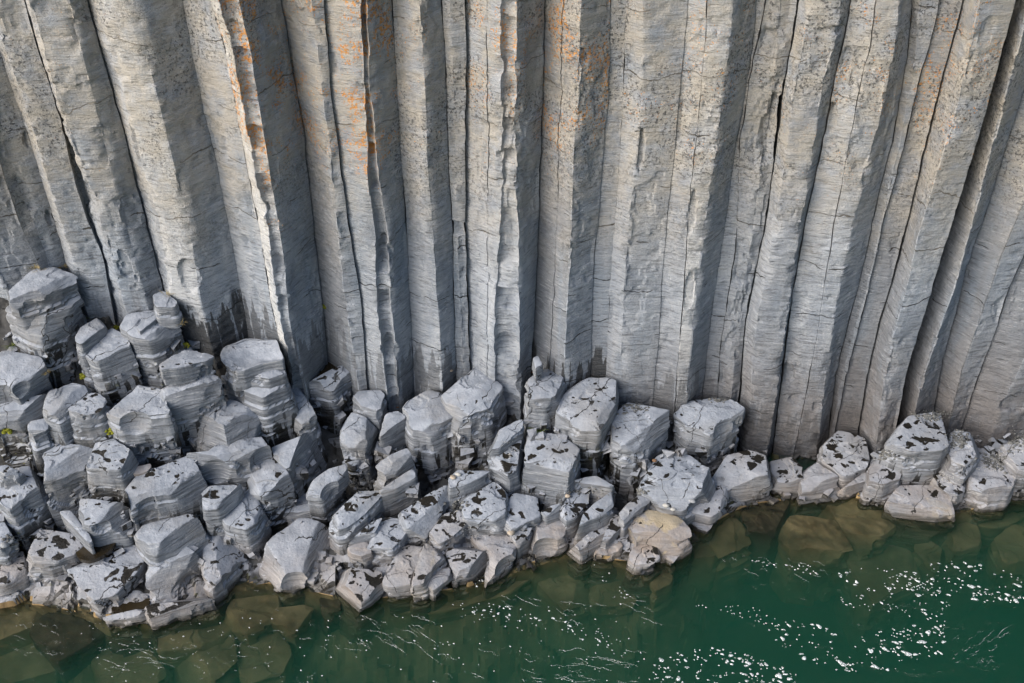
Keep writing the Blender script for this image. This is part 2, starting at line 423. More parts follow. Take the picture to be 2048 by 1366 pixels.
    loc = (float(np.mean((e0[:, 0] + e1[:, 0]) / 2)), YW - .1, 0)
    o = empty('basalt_column', loc)
    cidx = np.tile(np.array(fidx)[1:], nr - 1)
    for k in range(len(E) - 1):                               # every facet is a part of its own
        fb = Fc[cidx == k]; us_, inv = np.unique(fb, return_inverse=True)
        br_ = 'b' in fl[k]
        pt = mesh_object('fractured_facet' if br_ else 'facet', V[us_], inv.reshape(fb.shape), M_COL, loc, parent=o, sharp=30 if br_ else 34)
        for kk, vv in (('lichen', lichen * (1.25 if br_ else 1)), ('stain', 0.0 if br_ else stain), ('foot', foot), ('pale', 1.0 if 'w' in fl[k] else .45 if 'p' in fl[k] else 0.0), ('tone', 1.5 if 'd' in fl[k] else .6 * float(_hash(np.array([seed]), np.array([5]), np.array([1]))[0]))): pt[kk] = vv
    tag(o, label, 'basalt column', group, kind='thing')
    return o

c_a0 = '-20,260 8,350 41,450 77,528 92,570'
c_a = '0,105 51,256 102,420 135,540 165,640'
c_ab = '49,0 77,103 120,241 154,379 178,450 205,512 225,615 232,650'
c_bc = '174,0 215,154 246,256 277,390 307,502 328,584 345,640'
c_cd = '366,0 382,87 410,230 435,333 461,461 489,615 500,690'
c_de = '420,0 451,113 487,307 518,461 543,615 562,700 580,800'
c_ef = '559,0 579,128 605,266 623,446 638,564 655,740'
c_fg = '648,0 666,220 687,360 700,461 722,600 735,770'
c_gh = '784,0 797,220 810,410 820,589 828,770'
c_hi = '884,0 892,154 898,359 905,461 908,615 912,740'
c_ij = '932,0 933,205 931,441 936,564 940,720'
c_jk = '1089,0 1084,256 1076,461 1070,615 1062,760'
c_kl = '1222,0 1215,205 1197,410 1187,538 1180,745'
c_lm = '1253,0 1243,256 1230,435 1220,564 1212,745'
c_mn = '1377,0 1361,154 1351,282 1338,410 1325,538 1318,666 1306,800'
c_no = '1512,0 1500,128 1476,256 1451,435 1425,615 1405,780'
c_oo = '1530,0 1500,150 1480,277 1476,384 1470,502 1453,615 1440,700 1435,770'
c_op = '1597,0 1579,103 1563,205 1551,307 1533,435 1512,538 1492,640 1478,800'
c_pq = '1701,0 1676,133 1647,271 1624,381 1605,476 1583,595 1547,890'
c_qr = '1824,0 1814,119 1785,285 1755,400 1722,547 1705,619 1672,750 1655,880'
c_rs = '1878,0 1857,95 1828,200 1795,343 1757,476 1728,619 1692,750 1668,870'
c_st = '1926,0 1876,190 1847,309 1819,428 1781,571 1758,650 1735,750 1715,870'
c_tu = '2033,0 1995,143 1957,276 1919,404 1881,523 1852,619 1812,750 1790,880'
c_uv = '2048,176 2000,333 1962,452 1929,547 1914,619 1885,720 1868,815'
c_vw = '2048,509 2019,571 1995,650 1958,750 1928,840'

column('dark column cut by the left picture edge, seen beneath a mossy crack', [(0.0, '-190,260 -110,450 -60,600'), (.5, '-110,260 -35,450 25,640'), (.12, c_a0)], .3, .5, 5.0, seed=1)
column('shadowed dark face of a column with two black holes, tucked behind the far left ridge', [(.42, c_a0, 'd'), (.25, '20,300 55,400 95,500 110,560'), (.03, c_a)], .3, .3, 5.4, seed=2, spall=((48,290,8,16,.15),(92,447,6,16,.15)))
column('grey column with thin pale left edge ending behind the stepped double block', [(.05, c_a), (.42, '12,105 63,256 114,420 147,530 178,640'), (.33, c_ab)], .4, .2, 4.9, seed=3)
column('grey column with rough spalled front and long yellowish left edge strip', [(.12, c_ab), (.55, '58,0 110,190 149,300 188,390 207,470 230,540 256,640'), (.5, '140,0 185,190 240,400 290,590'), (.18, c_bc)], .45, .2, 5.0, seed=4, rough=1.8, spall=((120,50,40,50,.1),(262,420,14,26,.1)))
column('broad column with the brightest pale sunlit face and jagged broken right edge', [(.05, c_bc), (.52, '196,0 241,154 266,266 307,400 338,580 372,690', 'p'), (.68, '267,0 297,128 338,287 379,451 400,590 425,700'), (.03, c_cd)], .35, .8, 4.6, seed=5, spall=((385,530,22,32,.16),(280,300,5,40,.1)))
column('flat recessed grey column wedged left of the white knife edged ridge', [(.05, c_cd), (.3, '392,0 418,150 455,330 490,470 515,615 530,690'), (.5, c_de)], .3, .6, 4.4, gap=-.012, seed=6)
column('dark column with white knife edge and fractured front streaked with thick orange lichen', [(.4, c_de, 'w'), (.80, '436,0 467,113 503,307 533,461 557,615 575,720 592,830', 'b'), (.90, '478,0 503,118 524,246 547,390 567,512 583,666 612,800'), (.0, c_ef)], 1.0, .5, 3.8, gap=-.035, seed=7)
column('bluish dark column beside the deep black mossy gap, narrow pale right strip', [(-.08, c_ef, 'd'), (.58, '622,0 656,282 676,461 688,590 712,740'), (.5, c_fg)], .95, .3, 3.5, gap=.012, seed=8)
column('column with scalloped smooth hollows down its narrow front and orange lichen line on top', [(.42, c_fg), (.68, '720,0 733,287 738,384 749,461 752,615 775,790', 'b'), (.66, '735,0 743,179 759,359 777,451 784,615 800,800'), (.1, c_gh)], 1.05, .4, 2.9, seed=9, spall=((775,490,14,30,.12),(783,680,16,28,.14)))
column('rough crusted column of two even faces left of a slim recessed column', [(.12, c_gh), (.5, '841,0 849,154 856,333 864,461 877,615 885,775'), (.08, c_hi)], .6, .5, 2.8, seed=10)
column('slim recessed column broken across at mid height between two wide columns', [(.1, c_hi), (.2, '900,0 908,205 912,400 920,600 925,720'), (.12, c_ij)], .4, .3, 3.2, gap=.012, seed=11, spall=((915,465,26,12,.2),))
column('massive central column with stepped bright narrow front and grainy dark right face', [(.0, c_ij), (.36, '972,0 975,256 974,410 976,560 972,700', 'k'), (.55, '1000,0 1002,256 1002,410 989,589 985,820', 'b'), (.68, '1033,0 1034,256 1038,461 1040,666 1042,830'), (.02, c_jk)], .7, .2, 2.2, seed=12, spall=((1015,300,20,12,.2),(1010,670,20,14,.22)))
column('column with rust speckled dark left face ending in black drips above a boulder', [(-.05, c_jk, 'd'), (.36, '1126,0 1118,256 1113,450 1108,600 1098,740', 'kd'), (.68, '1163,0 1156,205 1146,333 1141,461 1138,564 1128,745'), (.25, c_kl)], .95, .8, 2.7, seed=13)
column('narrow flat recessed column hemmed by cracks right of the black drip stains', [(.22, c_kl), (.24, c_lm)], .4, .8, 2.7, seed=14)
column('wide speckled column with pale left face and a long dark slit', [(.26, c_lm), (.5, '1287,0 1284,205 1269,333 1259,435 1248,564 1238,795'), (.42, c_mn)], .55, .1, 2.3, seed=15, spall=((1280,295,5,42,.14),(1232,330,5,12,.1)))
column('three faced column with bright white streak near its top and torn vertical seam', [(.4, c_mn), (.6, '1415,0 1400,205 1379,410 1369,564 1350,815', 'kp'), (.64, '1469,0 1451,154 1435,282 1410,461 1395,589 1372,820'), (.12, c_no)], .6, .4, 2.0, seed=16, spall=((1380,405,8,40,.12),(1375,560,9,40,.1)))
column('thin dark recessed sliver of column right of the white streaked column', [(.08, c_no), (.12, c_oo)], .4, .2, 1.9, seed=17)
column('irregular bluish column with a big broken out notch under an overhang', [(.14, c_oo), (.3, '1560,0 1545,205 1515,400 1480,640 1462,790'), (.18, c_op)], .45, .2, 1.6, gap=.012, seed=18, rough=1.6, spall=((1548,265,26,62,.26),(1520,130,30,50,.08),(1500,620,20,30,.1)))
column('smooth pale column with an orange topped horizontal crack beside the widest black crack', [(.16, c_op), (.5, '1620,0 1600,103 1583,205 1572,307 1553,435 1533,538 1514,640 1492,880'), (.56, '1685,0 1664,114 1638,228 1614,381 1590,514 1576,650 1538,890'), (.3, c_pq)], .55, .2, .9, gap=.012, seed=19, spall=((1665,52,28,7,.08),))
column('very wide tan topped column with winding seam and chipped blocks near its foot', [(.34, c_pq), (.5, '1752,0 1738,100 1718,190 1690,330 1672,430 1650,560 1630,700 1600,850', 'k'), (.55, '1800,0 1781,143 1752,276 1714,419 1685,547 1671,619 1632,920'), (.1, c_qr)], .7, .3, .5, gap=.012, seed=20, spall=((1690,120,10,20,.12),(1655,240,12,30,.12),(1570,745,20,22,.2),(1610,790,40,16,.12)))
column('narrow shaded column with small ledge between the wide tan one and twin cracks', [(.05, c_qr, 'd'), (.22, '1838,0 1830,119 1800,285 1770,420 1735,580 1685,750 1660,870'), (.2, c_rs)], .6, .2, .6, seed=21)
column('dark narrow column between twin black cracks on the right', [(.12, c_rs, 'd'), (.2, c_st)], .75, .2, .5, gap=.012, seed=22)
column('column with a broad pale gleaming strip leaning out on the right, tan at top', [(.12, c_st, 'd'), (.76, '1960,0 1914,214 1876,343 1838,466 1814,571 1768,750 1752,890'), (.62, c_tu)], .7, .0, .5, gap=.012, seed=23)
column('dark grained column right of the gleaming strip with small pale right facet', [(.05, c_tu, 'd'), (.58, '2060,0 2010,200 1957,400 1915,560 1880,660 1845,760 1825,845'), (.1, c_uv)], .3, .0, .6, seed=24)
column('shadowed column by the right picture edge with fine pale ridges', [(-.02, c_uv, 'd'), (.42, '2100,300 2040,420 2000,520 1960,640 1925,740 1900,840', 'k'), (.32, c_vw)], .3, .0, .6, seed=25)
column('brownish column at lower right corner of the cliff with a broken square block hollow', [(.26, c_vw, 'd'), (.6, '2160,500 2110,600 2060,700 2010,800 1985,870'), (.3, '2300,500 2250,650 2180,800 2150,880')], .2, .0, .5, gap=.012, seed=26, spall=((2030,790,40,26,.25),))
# ------------------------------------------------------------------ the broken column stubs along the bank
def scaled(pts, c, k):
    return [(c[0] + (u - c[0]) * k, c[1] + (v - c[1]) * k) for u, v in pts]
_count = [0]
def boulder(label, poly, dz=0.0, tilt=9, side=None, dome=.05, rnd=.06, spots=.45, stain=.35, tan=0.0, ochre=0.0, moss=.15, scoops=2, deep=3.2, z=None,
            name='basalt_boulder', cat='boulder', group='broken basalt boulders on the river bank', mat=None, rough=1.0, grow=1.11):
    _count[0] += 1; seed = _count[0]; rg = np.random.default_rng(seed * 17 + 3)
    pp = px(poly); U = np.array(pp)
    au, av = U[:, 0].mean(), U[:, 1].max() - .15 * np.ptp(U[:, 1])
    if z is None: P0 = on_land(au, av); P0 = at_z(au, av, P0[2] + dz)
    else: P0 = at_z(au, av, z)
    sx = rg.uniform(-.07, .07) if side is None else math.sin(R(side))
    n = np.array((sx, -math.sin(R(tilt + rg.uniform(-3, 3))), 0)); n[2] = math.sqrt(1 - n[0] ** 2 - n[1] ** 2)
    O = np.array((0, 0, H)); Q = []
    for u, v in pp:
        d = ray(u, v); t = np.dot(P0 - O, n) / np.dot(d, n); Q.append(O + d * t)
    Q = np.array(Q)
    for _ in range(2):                                        # soften the corners a little
        nx = np.roll(Q, -1, 0); Q = np.stack([Q * .9 + nx * .1, Q * .1 + nx * .9], 1).reshape(-1, 3)
    L = np.linalg.norm(np.roll(Q, -1, 0) - Q, axis=1); cum = np.concatenate([[0], np.cumsum(L)])
    per = cum[-1]; NN = int(np.clip(per / .05, 48, 150))
    s = np.linspace(0, per, NN, endpoint=False)
    Qc = np.concatenate([Q, Q[:1]])
    RIM = np.stack([np.interp(s, cum, Qc[:, i]) for i in range(3)], -1)
    C = RIM.mean(0)
    ang = np.arange(NN) / NN * 2 * math.pi; rad0 = np.linalg.norm(RIM - C, axis=1).mean()
    RIM = C + (RIM - C) * (1 + .035 * vn(np.cos(ang) * 2.4 + seed, np.sin(ang) * 2.4, 1.0) + .02 * vn(np.cos(ang) * 6 + seed, np.sin(ang) * 6, 2.0))[:, None]
    area = .5 * np.sum(RIM[:, 0] * np.roll(RIM[:, 1], -1) - np.roll(RIM[:, 0], -1) * RIM[:, 1])
    if area < 0: RIM = RIM[::-1]
    tg = np.roll(RIM, -1, 0) - np.roll(RIM, 1, 0); on = np.stack([tg[:, 1], -tg[:, 0]], -1); on /= np.linalg.norm(on, axis=1)[:, None]
    on = (on + np.roll(on, 1, 0) + np.roll(on, -1, 0)); on /= np.linalg.norm(on, axis=1)[:, None]
    size = math.sqrt(abs(area)); rnd = min(rnd * .5, size * .15)
    RIM = C + (RIM - C) * grow
    rr = np.concatenate([np.linspace(.06, .86, 14), 1 - .14 * np.linspace(.86, 0, 6) ** 1.3])
    rows, outn = [], []
    rad = np.linalg.norm(RIM[:, :2] - C[:2], axis=1)
    for r in rr:
        p = C + r * (RIM - C)
        dist = (1 - r) * rad
        drop = np.where(dist < rnd, rnd - np.sqrt(np.maximum(rnd ** 2 - (rnd - dist) ** 2, 0)), 0)
        p = p.copy(); p[:, 2] += dome * size * (1 - r * r) - drop
        w = np.clip(1 - dist / rnd, 0, 1) ** 1.5
        nn = np.stack([on[:, 0] * w, on[:, 1] * w, 1 - w * .6], -1); nn /= np.linalg.norm(nn, axis=1)[:, None]
        rows.append(p); outn.append(nn)
    depth = np.concatenate([np.arange(.04, min(deep, 2.0), .04), np.arange(2.1, deep, .2)])
    fl = rg.uniform(.01, .09)
    for h in depth:
        p = RIM.copy(); p[:, :2] += on * fl * h; p[:, 2] -= rnd + h
        rows.append(p); outn.append(np.stack([on[:, 0], on[:, 1], 0 * on[:, 0]], -1))
    A = np.stack(rows); N = np.stack(outn); X, Y, Z = A[..., 0], A[..., 1], A[..., 2]
    sw = 1 - N[..., 2]
    zw = Z + .09 * fbm(X * .5, Y * .5, Z * .5, 2)
    zl = Z + .12 * vn(X * .9, Y * .9, 4.2)
    D = .035 * rough * fbm(X * .9 + seed, Y * .9, Z * .9, 3) * min(1, size)
    D += sw * (.014 * vn(X * .7, Y * .7, zw * 5.2) + .014 * vn(X * 1.6, Y * 1.6, zw * 13))
    D += (1 - sw) * .02 * rough * fbm(X * 2.2, Y * 2.2, Z * 2.2, 3)
    tp = fbm(X * 1.0 + 5 * seed, Y * 1.4, seed, 3)
    D -= (1 - sw) * min(1, size) * (.04 * sst(.12, .15, tp) + .035 * sst(.3, .33, tp))
    cz = C[2] - rnd - rg.uniform(.28, .5); tot = 0
    for j in range(3):                                        # level joints that split the stub into slabs, each set back a bit
        D -= .06 * sw * np.exp(-((zl - cz) / .022) ** 2) * sst(-.3, .1, vn(X * 1.1, Y * 1.1 + j, seed))
        tot = tot + rg.uniform(-.05, .05) * sst(cz + .02, cz - .02, zl)
        cz -= rg.uniform(.25, .6)
    D += sw * tot
    B = fbm(X * 1.1 - seed, Y * 1.1, Z * 1.4, 3)
    D -= sw * (.07 * rough * sst(.12, .15, B) + .06 * sst(.32, .35, B))
    V = A + N * D[..., None]
    if dome >= 0 and deep > .9:
        for j in range(rg.integers(3, 7)):                    # flat breaks that clip rim and corners
            k = rg.integers(NN); a = on[k]; el = rg.uniform(.15, 1.0)
            pn = np.array((a[0] * math.cos(el), a[1] * math.cos(el), math.sin(el)))
            turn = rg.uniform(-.5, .5); pn[:2] = (pn[0] * math.cos(turn) - pn[1] * math.sin(turn), pn[0] * math.sin(turn) + pn[1] * math.cos(turn))
            p0 = RIM[k] - np.array((a[0], a[1], 0)) * size * rg.uniform(.04, .14) - np.array((0, 0, .02))
            ex = np.maximum((V - p0) @ pn + .02 * fbm(X * 2 + j, Y * 2, Z * 2, 2), 0)
            V = V - ex[..., None] * pn
    for j in range(scoops):                                   # shell-shaped hollows chipped from the rim
        k = rg.integers(NN); a = on[k]
        if a[1] > .3: continue
        Rr = rg.uniform(.3, .75) * min(1.1, size)
        c0 = RIM[k] + np.array((a[0], a[1], 0)) * Rr * rg.uniform(.62, .85) + np.array((0, 0, rg.uniform(-.5, .45) * Rr))
        dv = V - c0; dl = np.linalg.norm(dv, axis=-1, keepdims=True) + 1e-6
        V = np.where(dl < Rr, c0 + dv / dl * Rr, V)
    nr = V.shape[0]
    ctr = V[0].mean(0, keepdims=True)
    # innermost ring closes on itself with a tiny cap
    verts = np.concatenate([V.reshape(-1, 3), ctr])
    faces = grid_faces(nr, NN, wrap=True)[:, ::-1]
    k = np.arange(0, NN - NN % 2, 2); cap = np.stack([np.full_like(k, nr * NN), k, k + 1, (k + 2) % NN], -1)
    faces = np.concatenate([faces, cap])
    pr = (('spots', spots), ('stain', stain), ('tan', tan), ('ochre', ochre), ('moss', moss), ('rim', float(C[2] - rnd)))
    loc = (C[0], C[1], C[2])
    if deep > 2 and mat is None:
        o = empty(name, loc); nt_ = len(rr)
        fr = np.concatenate([np.repeat(np.arange(nr - 1), NN), np.full(len(cap), -1)])
        for nm, sel in (('weathered_top', fr < nt_ - 1), ('layered_side', fr >= nt_ - 1)):
            fb = faces[sel]; us_, inv = np.unique(fb, return_inverse=True)
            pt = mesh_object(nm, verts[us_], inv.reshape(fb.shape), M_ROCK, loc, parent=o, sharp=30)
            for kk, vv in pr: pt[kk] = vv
    else:
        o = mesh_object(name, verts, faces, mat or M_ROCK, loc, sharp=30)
        for kk, vv in pr: o[kk] = vv
    return tag(o, label, cat, group)
B = boulder
# upper left stair
B('upper slab of the tall stepped double block, dry grass along its back edge', '12,590 38,564 68,540 109,533 138,541 147,553 112,572 77,588 36,603', dz=.25, spots=.1, deep=1.0, tilt=6, rnd=.05, scoops=1)
B('lower tier of the tall stepped double block with a pale front step', '12,618 60,585 140,570 160,594 130,618 76,648 48,640', spots=.1, rnd=.06, tilt=6, deep=3.2, dz=.05)
B('pale smooth topped boulder at the left edge below the stepped double block', '-22,708 46,698 74,711 86,731 66,746 30,775 12,765 -22,772', spots=.1, moss=.6)
B('layered ledge with mossy joint cut by the left picture edge', '-20,818 35,792 95,772 102,784 62,814 30,830 -15,834', spots=.2, stain=.8, moss=.9, dz=-.05)
B('pale flat topped hexagonal block left of the crumbling cube topped stub', '155,696 198,662 216,656 244,660 260,700 194,720', spots=.1, rnd=.05, moss=.5, scoops=1)
B('crumbling stub with small cube on top', '244,653 263,625 306,616 352,628 362,640 301,676 272,673', spots=.1, rnd=.05, scoops=1, moss=.4, deep=3.6)
B('small grey cube perched on the crumbling stub', '306,591 326,582 353,602 348,612 313,613', dz=.12, spots=0, rnd=.03, scoops=0, deep=.7, name='basalt_block', cat='rock', dome=.02)
B('small wedge of rock leaning on the crumbling stub in front of the cube', '274,654 308,630 313,636 282,662', dz=.05, spots=0, rnd=.03, scoops=0, deep=.6, name='basalt_block', cat='rock', dome=.02)
B('tilted cap slab with two dark pits, left of the black stained wall', '320,727 366,698 392,700 425,713 410,722 362,733 326,737', dz=.16, spots=.35, deep=.6, tilt=3, rnd=.05, side=4, scoops=1)
B('layered stub under the tilted cap slab with two dark pits', '322,772 369,754 425,740 436,764 380,788 332,800', spots=.15, rnd=.07, deep=3.6)
B('rounded left half of the split boulder above the mossy corner', '86,812 99,782 132,769 166,764 180,784 158,798 134,813 115,828 95,822', spots=.15, rnd=.2, dome=.1)
B('right half of the split boulder with a brown puddle hollow and undercut front', '134,812 160,798 184,785 217,800 198,822 171,828 147,831', spots=.55, rnd=.06, stain=.9)
B('cracked block with a shattered white band across its top, beside yellow green moss', '213,818 237,792 273,769 320,779 336,823 296,828 260,834 240,836', spots=.2, rnd=.1, moss=.7, scoops=3)
B('large smooth slanted boulder with a deep shell scoop on its right side', '77,885 88,875 184,883 180,905 162,920 142,926 125,938 99,951 80,954', spots=.15, rnd=.16, scoops=4, tilt=13)
B('notched boulder with a brown pool in its back corner above a black undercut', '172,915 194,880 224,877 268,906 250,922 237,938 204,934 176,934', spots=.6, rnd=.08, stain=1.0)
B('very broad slab boulder with a dark round pit, long layered front', '250,984 283,941 366,910 379,913 397,941 399,961 349,980 296,992 262,1010', spots=.4, rnd=.09, scoops=3)
B('boulder with a curved mossy undercut touching the left picture edge', '-14,961 20,934 56,933 73,941 82,969 82,984 49,996 23,1017 2,1006', spots=.35, rnd=.1, moss=.7, stain=.8)
B('small low rock filling the left edge gap under the black hollow', '-14,935 14,928 40,934 30,946 0,954', spots=.4, rnd=.06, deep=1.2, scoops=0)
B('pit dotted wedge boulder above the brown pool at lower left', '145,1020 171,987 227,997 247,1001 242,1033 211,1038 184,1050 164,1043', spots=.45, rnd=.08)
B('long thin sliver of rock lying left of the pit dotted wedge boulder', '120,1026 142,1022 178,1068 182,1080 174,1082', spots=0, rnd=.04, scoops=0, deep=.8, name='basalt_block', cat='rock', dz=.05)
B('heavily black blotched boulder with brown layered base at the lower left shore', '49,1087 72,1046 109,1040 132,1050 165,1086 147,1106 115,1120 95,1126 53,1122', spots=.9, rnd=.09, tan=.25, deep=3.6)
B('big pale slab with a branching dark channel right above the water at lower left', '136,1135 178,1112 254,1064 293,1096 289,1118 257,1155 226,1188 188,1194 152,1156', spots=.45, rnd=.07, stain=.6, scoops=2, tan=.1)
B('pale rounded slab between the broad slab boulder and the shore fin', '271,1066 296,1046 382,1027 405,1056 379,1079 336,1087 310,1099 291,1089', spots=.25, rnd=.12)
B('steep smooth fin shaped boulder standing on the dark striped shore ledge', '296,1129 303,1109 359,1086 392,1109 366,1132 348,1150 322,1188 293,1172', spots=.25, rnd=.08, tilt=15, stain=.7)
B('rounded boulder with two dark leaf shaped pits right of the fin', '394,1109 400,1068 443,1061 463,1079 487,1096 462,1126 425,1166 407,1150 396,1130', spots=.45, rnd=.14, scoops=3)
B('low shore ledge with oval puddles below the fin boulder', '293,1214 330,1200 405,1172 427,1195 418,1203 349,1220 333,1230 306,1236', spots=.9, rnd=.05, stain=.6, tan=.4, scoops=0, dz=0.12)
B('dark banded shore ledge below the big channelled slab', '204,1230 240,1218 288,1212 290,1226 250,1234 214,1236', spots=.6, rnd=.04, stain=1.0, tan=.3, scoops=0, dz=0.08)
B('banded brown shore rock cut by the left picture edge', '-16,1152 10,1122 43,1102 52,1127 47,1150 20,1164 -12,1174', spots=.5, rnd=.06, tan=.5)
B('smooth slanted rock at the left edge above a pocket of pebbles', '-16,1034 5,1024 28,1072 4,1092 -14,1092', spots=.1, rnd=.08, tilt=15)
# below the knife edged column
B('stub with a deep smooth bowl worn into its top', '444,713 452,694 495,676 548,679 562,717 521,724 482,738 464,737', spots=.05, rnd=.06, dome=-.16, dz=.12, deep=1.0, scoops=1)
B('small lens shaped slab resting on the rim of the bowl topped stub', '482,740 508,722 564,727 567,746 534,757 495,750', spots=0, rnd=.08, deep=.5, dz=.15, scoops=1, name='basalt_slab', cat='rock')
B('sharp cornered layered pedestal under the bowl topped stub', '444,752 482,745 567,749 571,768 524,794 492,781', spots=.1, rnd=.04, deep=3.6, stain=.7)
B('cubic stub with a brown wet back edge in the black mossy gap', '617,753 630,732 670,730 699,723 705,737 683,752 663,771 621,764', spots=.4, rnd=.05, stain=.9, deep=3.6)
B('smooth foot of fallen rock at the base of the knife edged column', '572,782 590,765 617,775 630,830 600,846 580,830', spots=0, rnd=.12, tilt=22, dz=-.2, stain=.1)
B('smooth topped boulder split by one long diagonal crack, centre left', '370,862 393,845 446,794 472,802 511,825 497,846 475,872 446,869 413,886 399,901 380,891', spots=.15, rnd=.08, scoops=3)
B('lower boulder with curved dark crack under the diagonally cracked one', '376,906 409,911 439,884 475,879 521,868 532,895 508,912 472,919 416,922', spots=.1, rnd=.12, dz=-.08)
B('pointed boulder with a bright wedge nose and torn layered right side', '545,885 561,862 610,842 630,850 672,848 678,858 630,884 604,898 590,922 575,934 555,917', spots=.1, rnd=.09, scoops=3, tilt=14)
B('upright smooth boulder with pale face left of two narrow pillars', '680,858 706,824 752,838 744,858 731,885 699,889 684,881', spots=.05, rnd=.1, tilt=14)
B('cracked stub behind the upright smooth boulder at the scalloped column foot', '702,799 716,783 755,776 768,789 757,826 722,818', spots=.15, rnd=.06)
B('narrow dark pillar stub pressed between two pale boulders', '759,872 771,829 796,821 810,833 800,852 778,866', spots=.05, rnd=.08, tilt=14, dz=-.05)
B('wavy ledge below the narrow dark pillar stub', '751,931 766,915 815,895 825,918 799,936 766,948', spots=.25, rnd=.1, tilt=13)
B('lower wavy ledge resting beside a heap of rubble', '754,974 779,961 828,935 830,954 788,977 766,984', spots=.3, rnd=.1, tilt=12)
B('leaf shaped slanted rock over black and white drip stripes', '612,984 640,944 686,923 693,938 665,974 644,990', spots=.1, rnd=.09, tilt=15, stain=1.0)
B('dark spotted wedge boulder above black and white drip stripes', '496,947 535,906 584,957 557,972 525,986 502,975', spots=.5, rnd=.05, stain=1.0, deep=3.6)
B('left of two joined pit marked boulders at centre left', '401,980 420,971 479,967 465,990 440,1013 407,1017', spots=.45, rnd=.12)
B('right of two joined pit marked boulders at centre left, tall layered side', '440,1030 479,974 499,969 528,1013 514,1038 489,1058 455,1047', spots=.45, rnd=.1, scoops=3)
B('great shell shaped boulder with ripple marked face at the water edge', '521,1116 538,1083 598,1040 637,1036 660,1046 668,1066 635,1104 613,1141 584,1154 548,1147', spots=.15, rnd=.12, tilt=15, scoops=3, tan=.12)
# middle shore shelf
B('rectangular boulder with large black blotches right of the shell boulder', '665,1036 673,1010 716,984 756,980 766,985 731,1025 695,1052 678,1055', spots=.8, rnd=.06, dz=.12)
B('low thin rock under the rectangular blotched boulder', '680,1066 720,1050 762,1036 748,1066 703,1079', spots=.4, rnd=.05, scoops=0)
B('brown blotched round boulder jutting into the river, left of the brown ledge', '653,1142 664,1116 713,1116 762,1142 764,1170 731,1194 712,1207 682,1201 675,1170', spots=.85, rnd=.12, tan=.55, scoops=3)
B('arrow shaped pale slab above the ridge backed shore rock', '734,1096 762,1036 802,1036 812,1063 784,1096 756,1098', spots=.5, rnd=.05)
B('small crumbly tan rock left of the arrow shaped slab', '696,1096 729,1079 745,1102 728,1112 704,1106', spots=.3, rnd=.06, tan=.5, rough=1.6, dz=-.05)
B('long flat pale shore rock with dark brown front at the river edge', '767,1150 772,1125 795,1099 845,1083 857,1085 838,1117 828,1162 790,1170 769,1166', spots=.3, rnd=.05, tan=.4, scoops=1)
B('angular ridge backed shore rock with a cream stripe', '850,1087 858,1085 889,1109 868,1130 851,1164 825,1166 836,1125', spots=.4, rnd=.04, tan=.45, ochre=.3, dz=.12)
B('small brown shore rock tucked right of the cream striped ridge rock', '850,1165 868,1148 894,1127 906,1150 868,1178', spots=.3, rnd=.05, tan=.6, scoops=1)
B('dark dotted shore slab left of the large plain tan shore boulder', '894,1109 912,1069 965,1096 985,1102 968,1127 934,1144 908,1150', spots=.75, rnd=.05, tan=.35)
B('large plain tan shore boulder with fading spots at mid shore', '946,1073 971,1055 998,1056 1027,1083 1031,1109 1001,1137 970,1146 978,1108 960,1092', spots=.25, rnd=.07, tan=.5)
B('black blotched flat slab in the middle of the shelf', '800,1020 820,1007 889,972 900,987 868,1036 849,1056 811,1050', spots=.95, rnd=.05)
B('flat slab with one big oval puddle on the middle shelf', '856,1056 892,1017 925,1017 934,1043 911,1067 879,1085', spots=.7, rnd=.05, tan=.25)
B('square pale slab with a straight low front on the middle shelf', '925,1010 945,974 991,964 1012,987 1005,1036 958,1040 932,1034', spots=.6, rnd=.06)
B('rounded pale slab with leaf curl layers right of the square slab', '1004,1040 1024,990 1057,982 1083,997 1081,1028 1052,1045 1024,1060', spots=.35, rnd=.09)
B('small flat dark pitted slab in front of the rounded pale slab', '1019,1066 1037,1053 1068,1046 1058,1067 1036,1087', spots=.6, rnd=.04, tan=.2, scoops=0)
B('tall faceted boulder with wide layered sides below the slim recessed column', '806,813 828,786 858,782 891,790 908,829 886,848 858,857 826,850', spots=.1, rnd=.12, scoops=3, tilt=12, deep=3.6)
B('big domed boulder crossed by two long cracks at the central column foot', '884,786 911,740 947,724 983,747 1000,773 975,815 937,828 912,828', spots=.12, rnd=.09, dome=.1, deep=3.6)
B('slanted triangular slab leaning right of the big domed boulder', '977,892 1006,846 1044,839 1044,856 998,894', spots=.1, rnd=.04, tilt=14, scoops=0, deep=1.5)
B('gritty spattered block beside the round swirl topped boulder', '977,908 996,892 1046,872 1050,928 1018,946 990,926', spots=1.0, rnd=.05, deep=3.2)
B('round swirl topped boulder with a green grass tuft behind it', '1050,928 1059,866 1108,856 1141,882 1157,899 1147,919 1124,949 1085,947', spots=.4, rnd=.09, deep=3.2, dz=.05)
B('long low slab with a dark groove and orange stones on it', '898,954 914,938 973,935 977,945 931,968 901,974', spots=.45, rnd=.05, scoops=0)
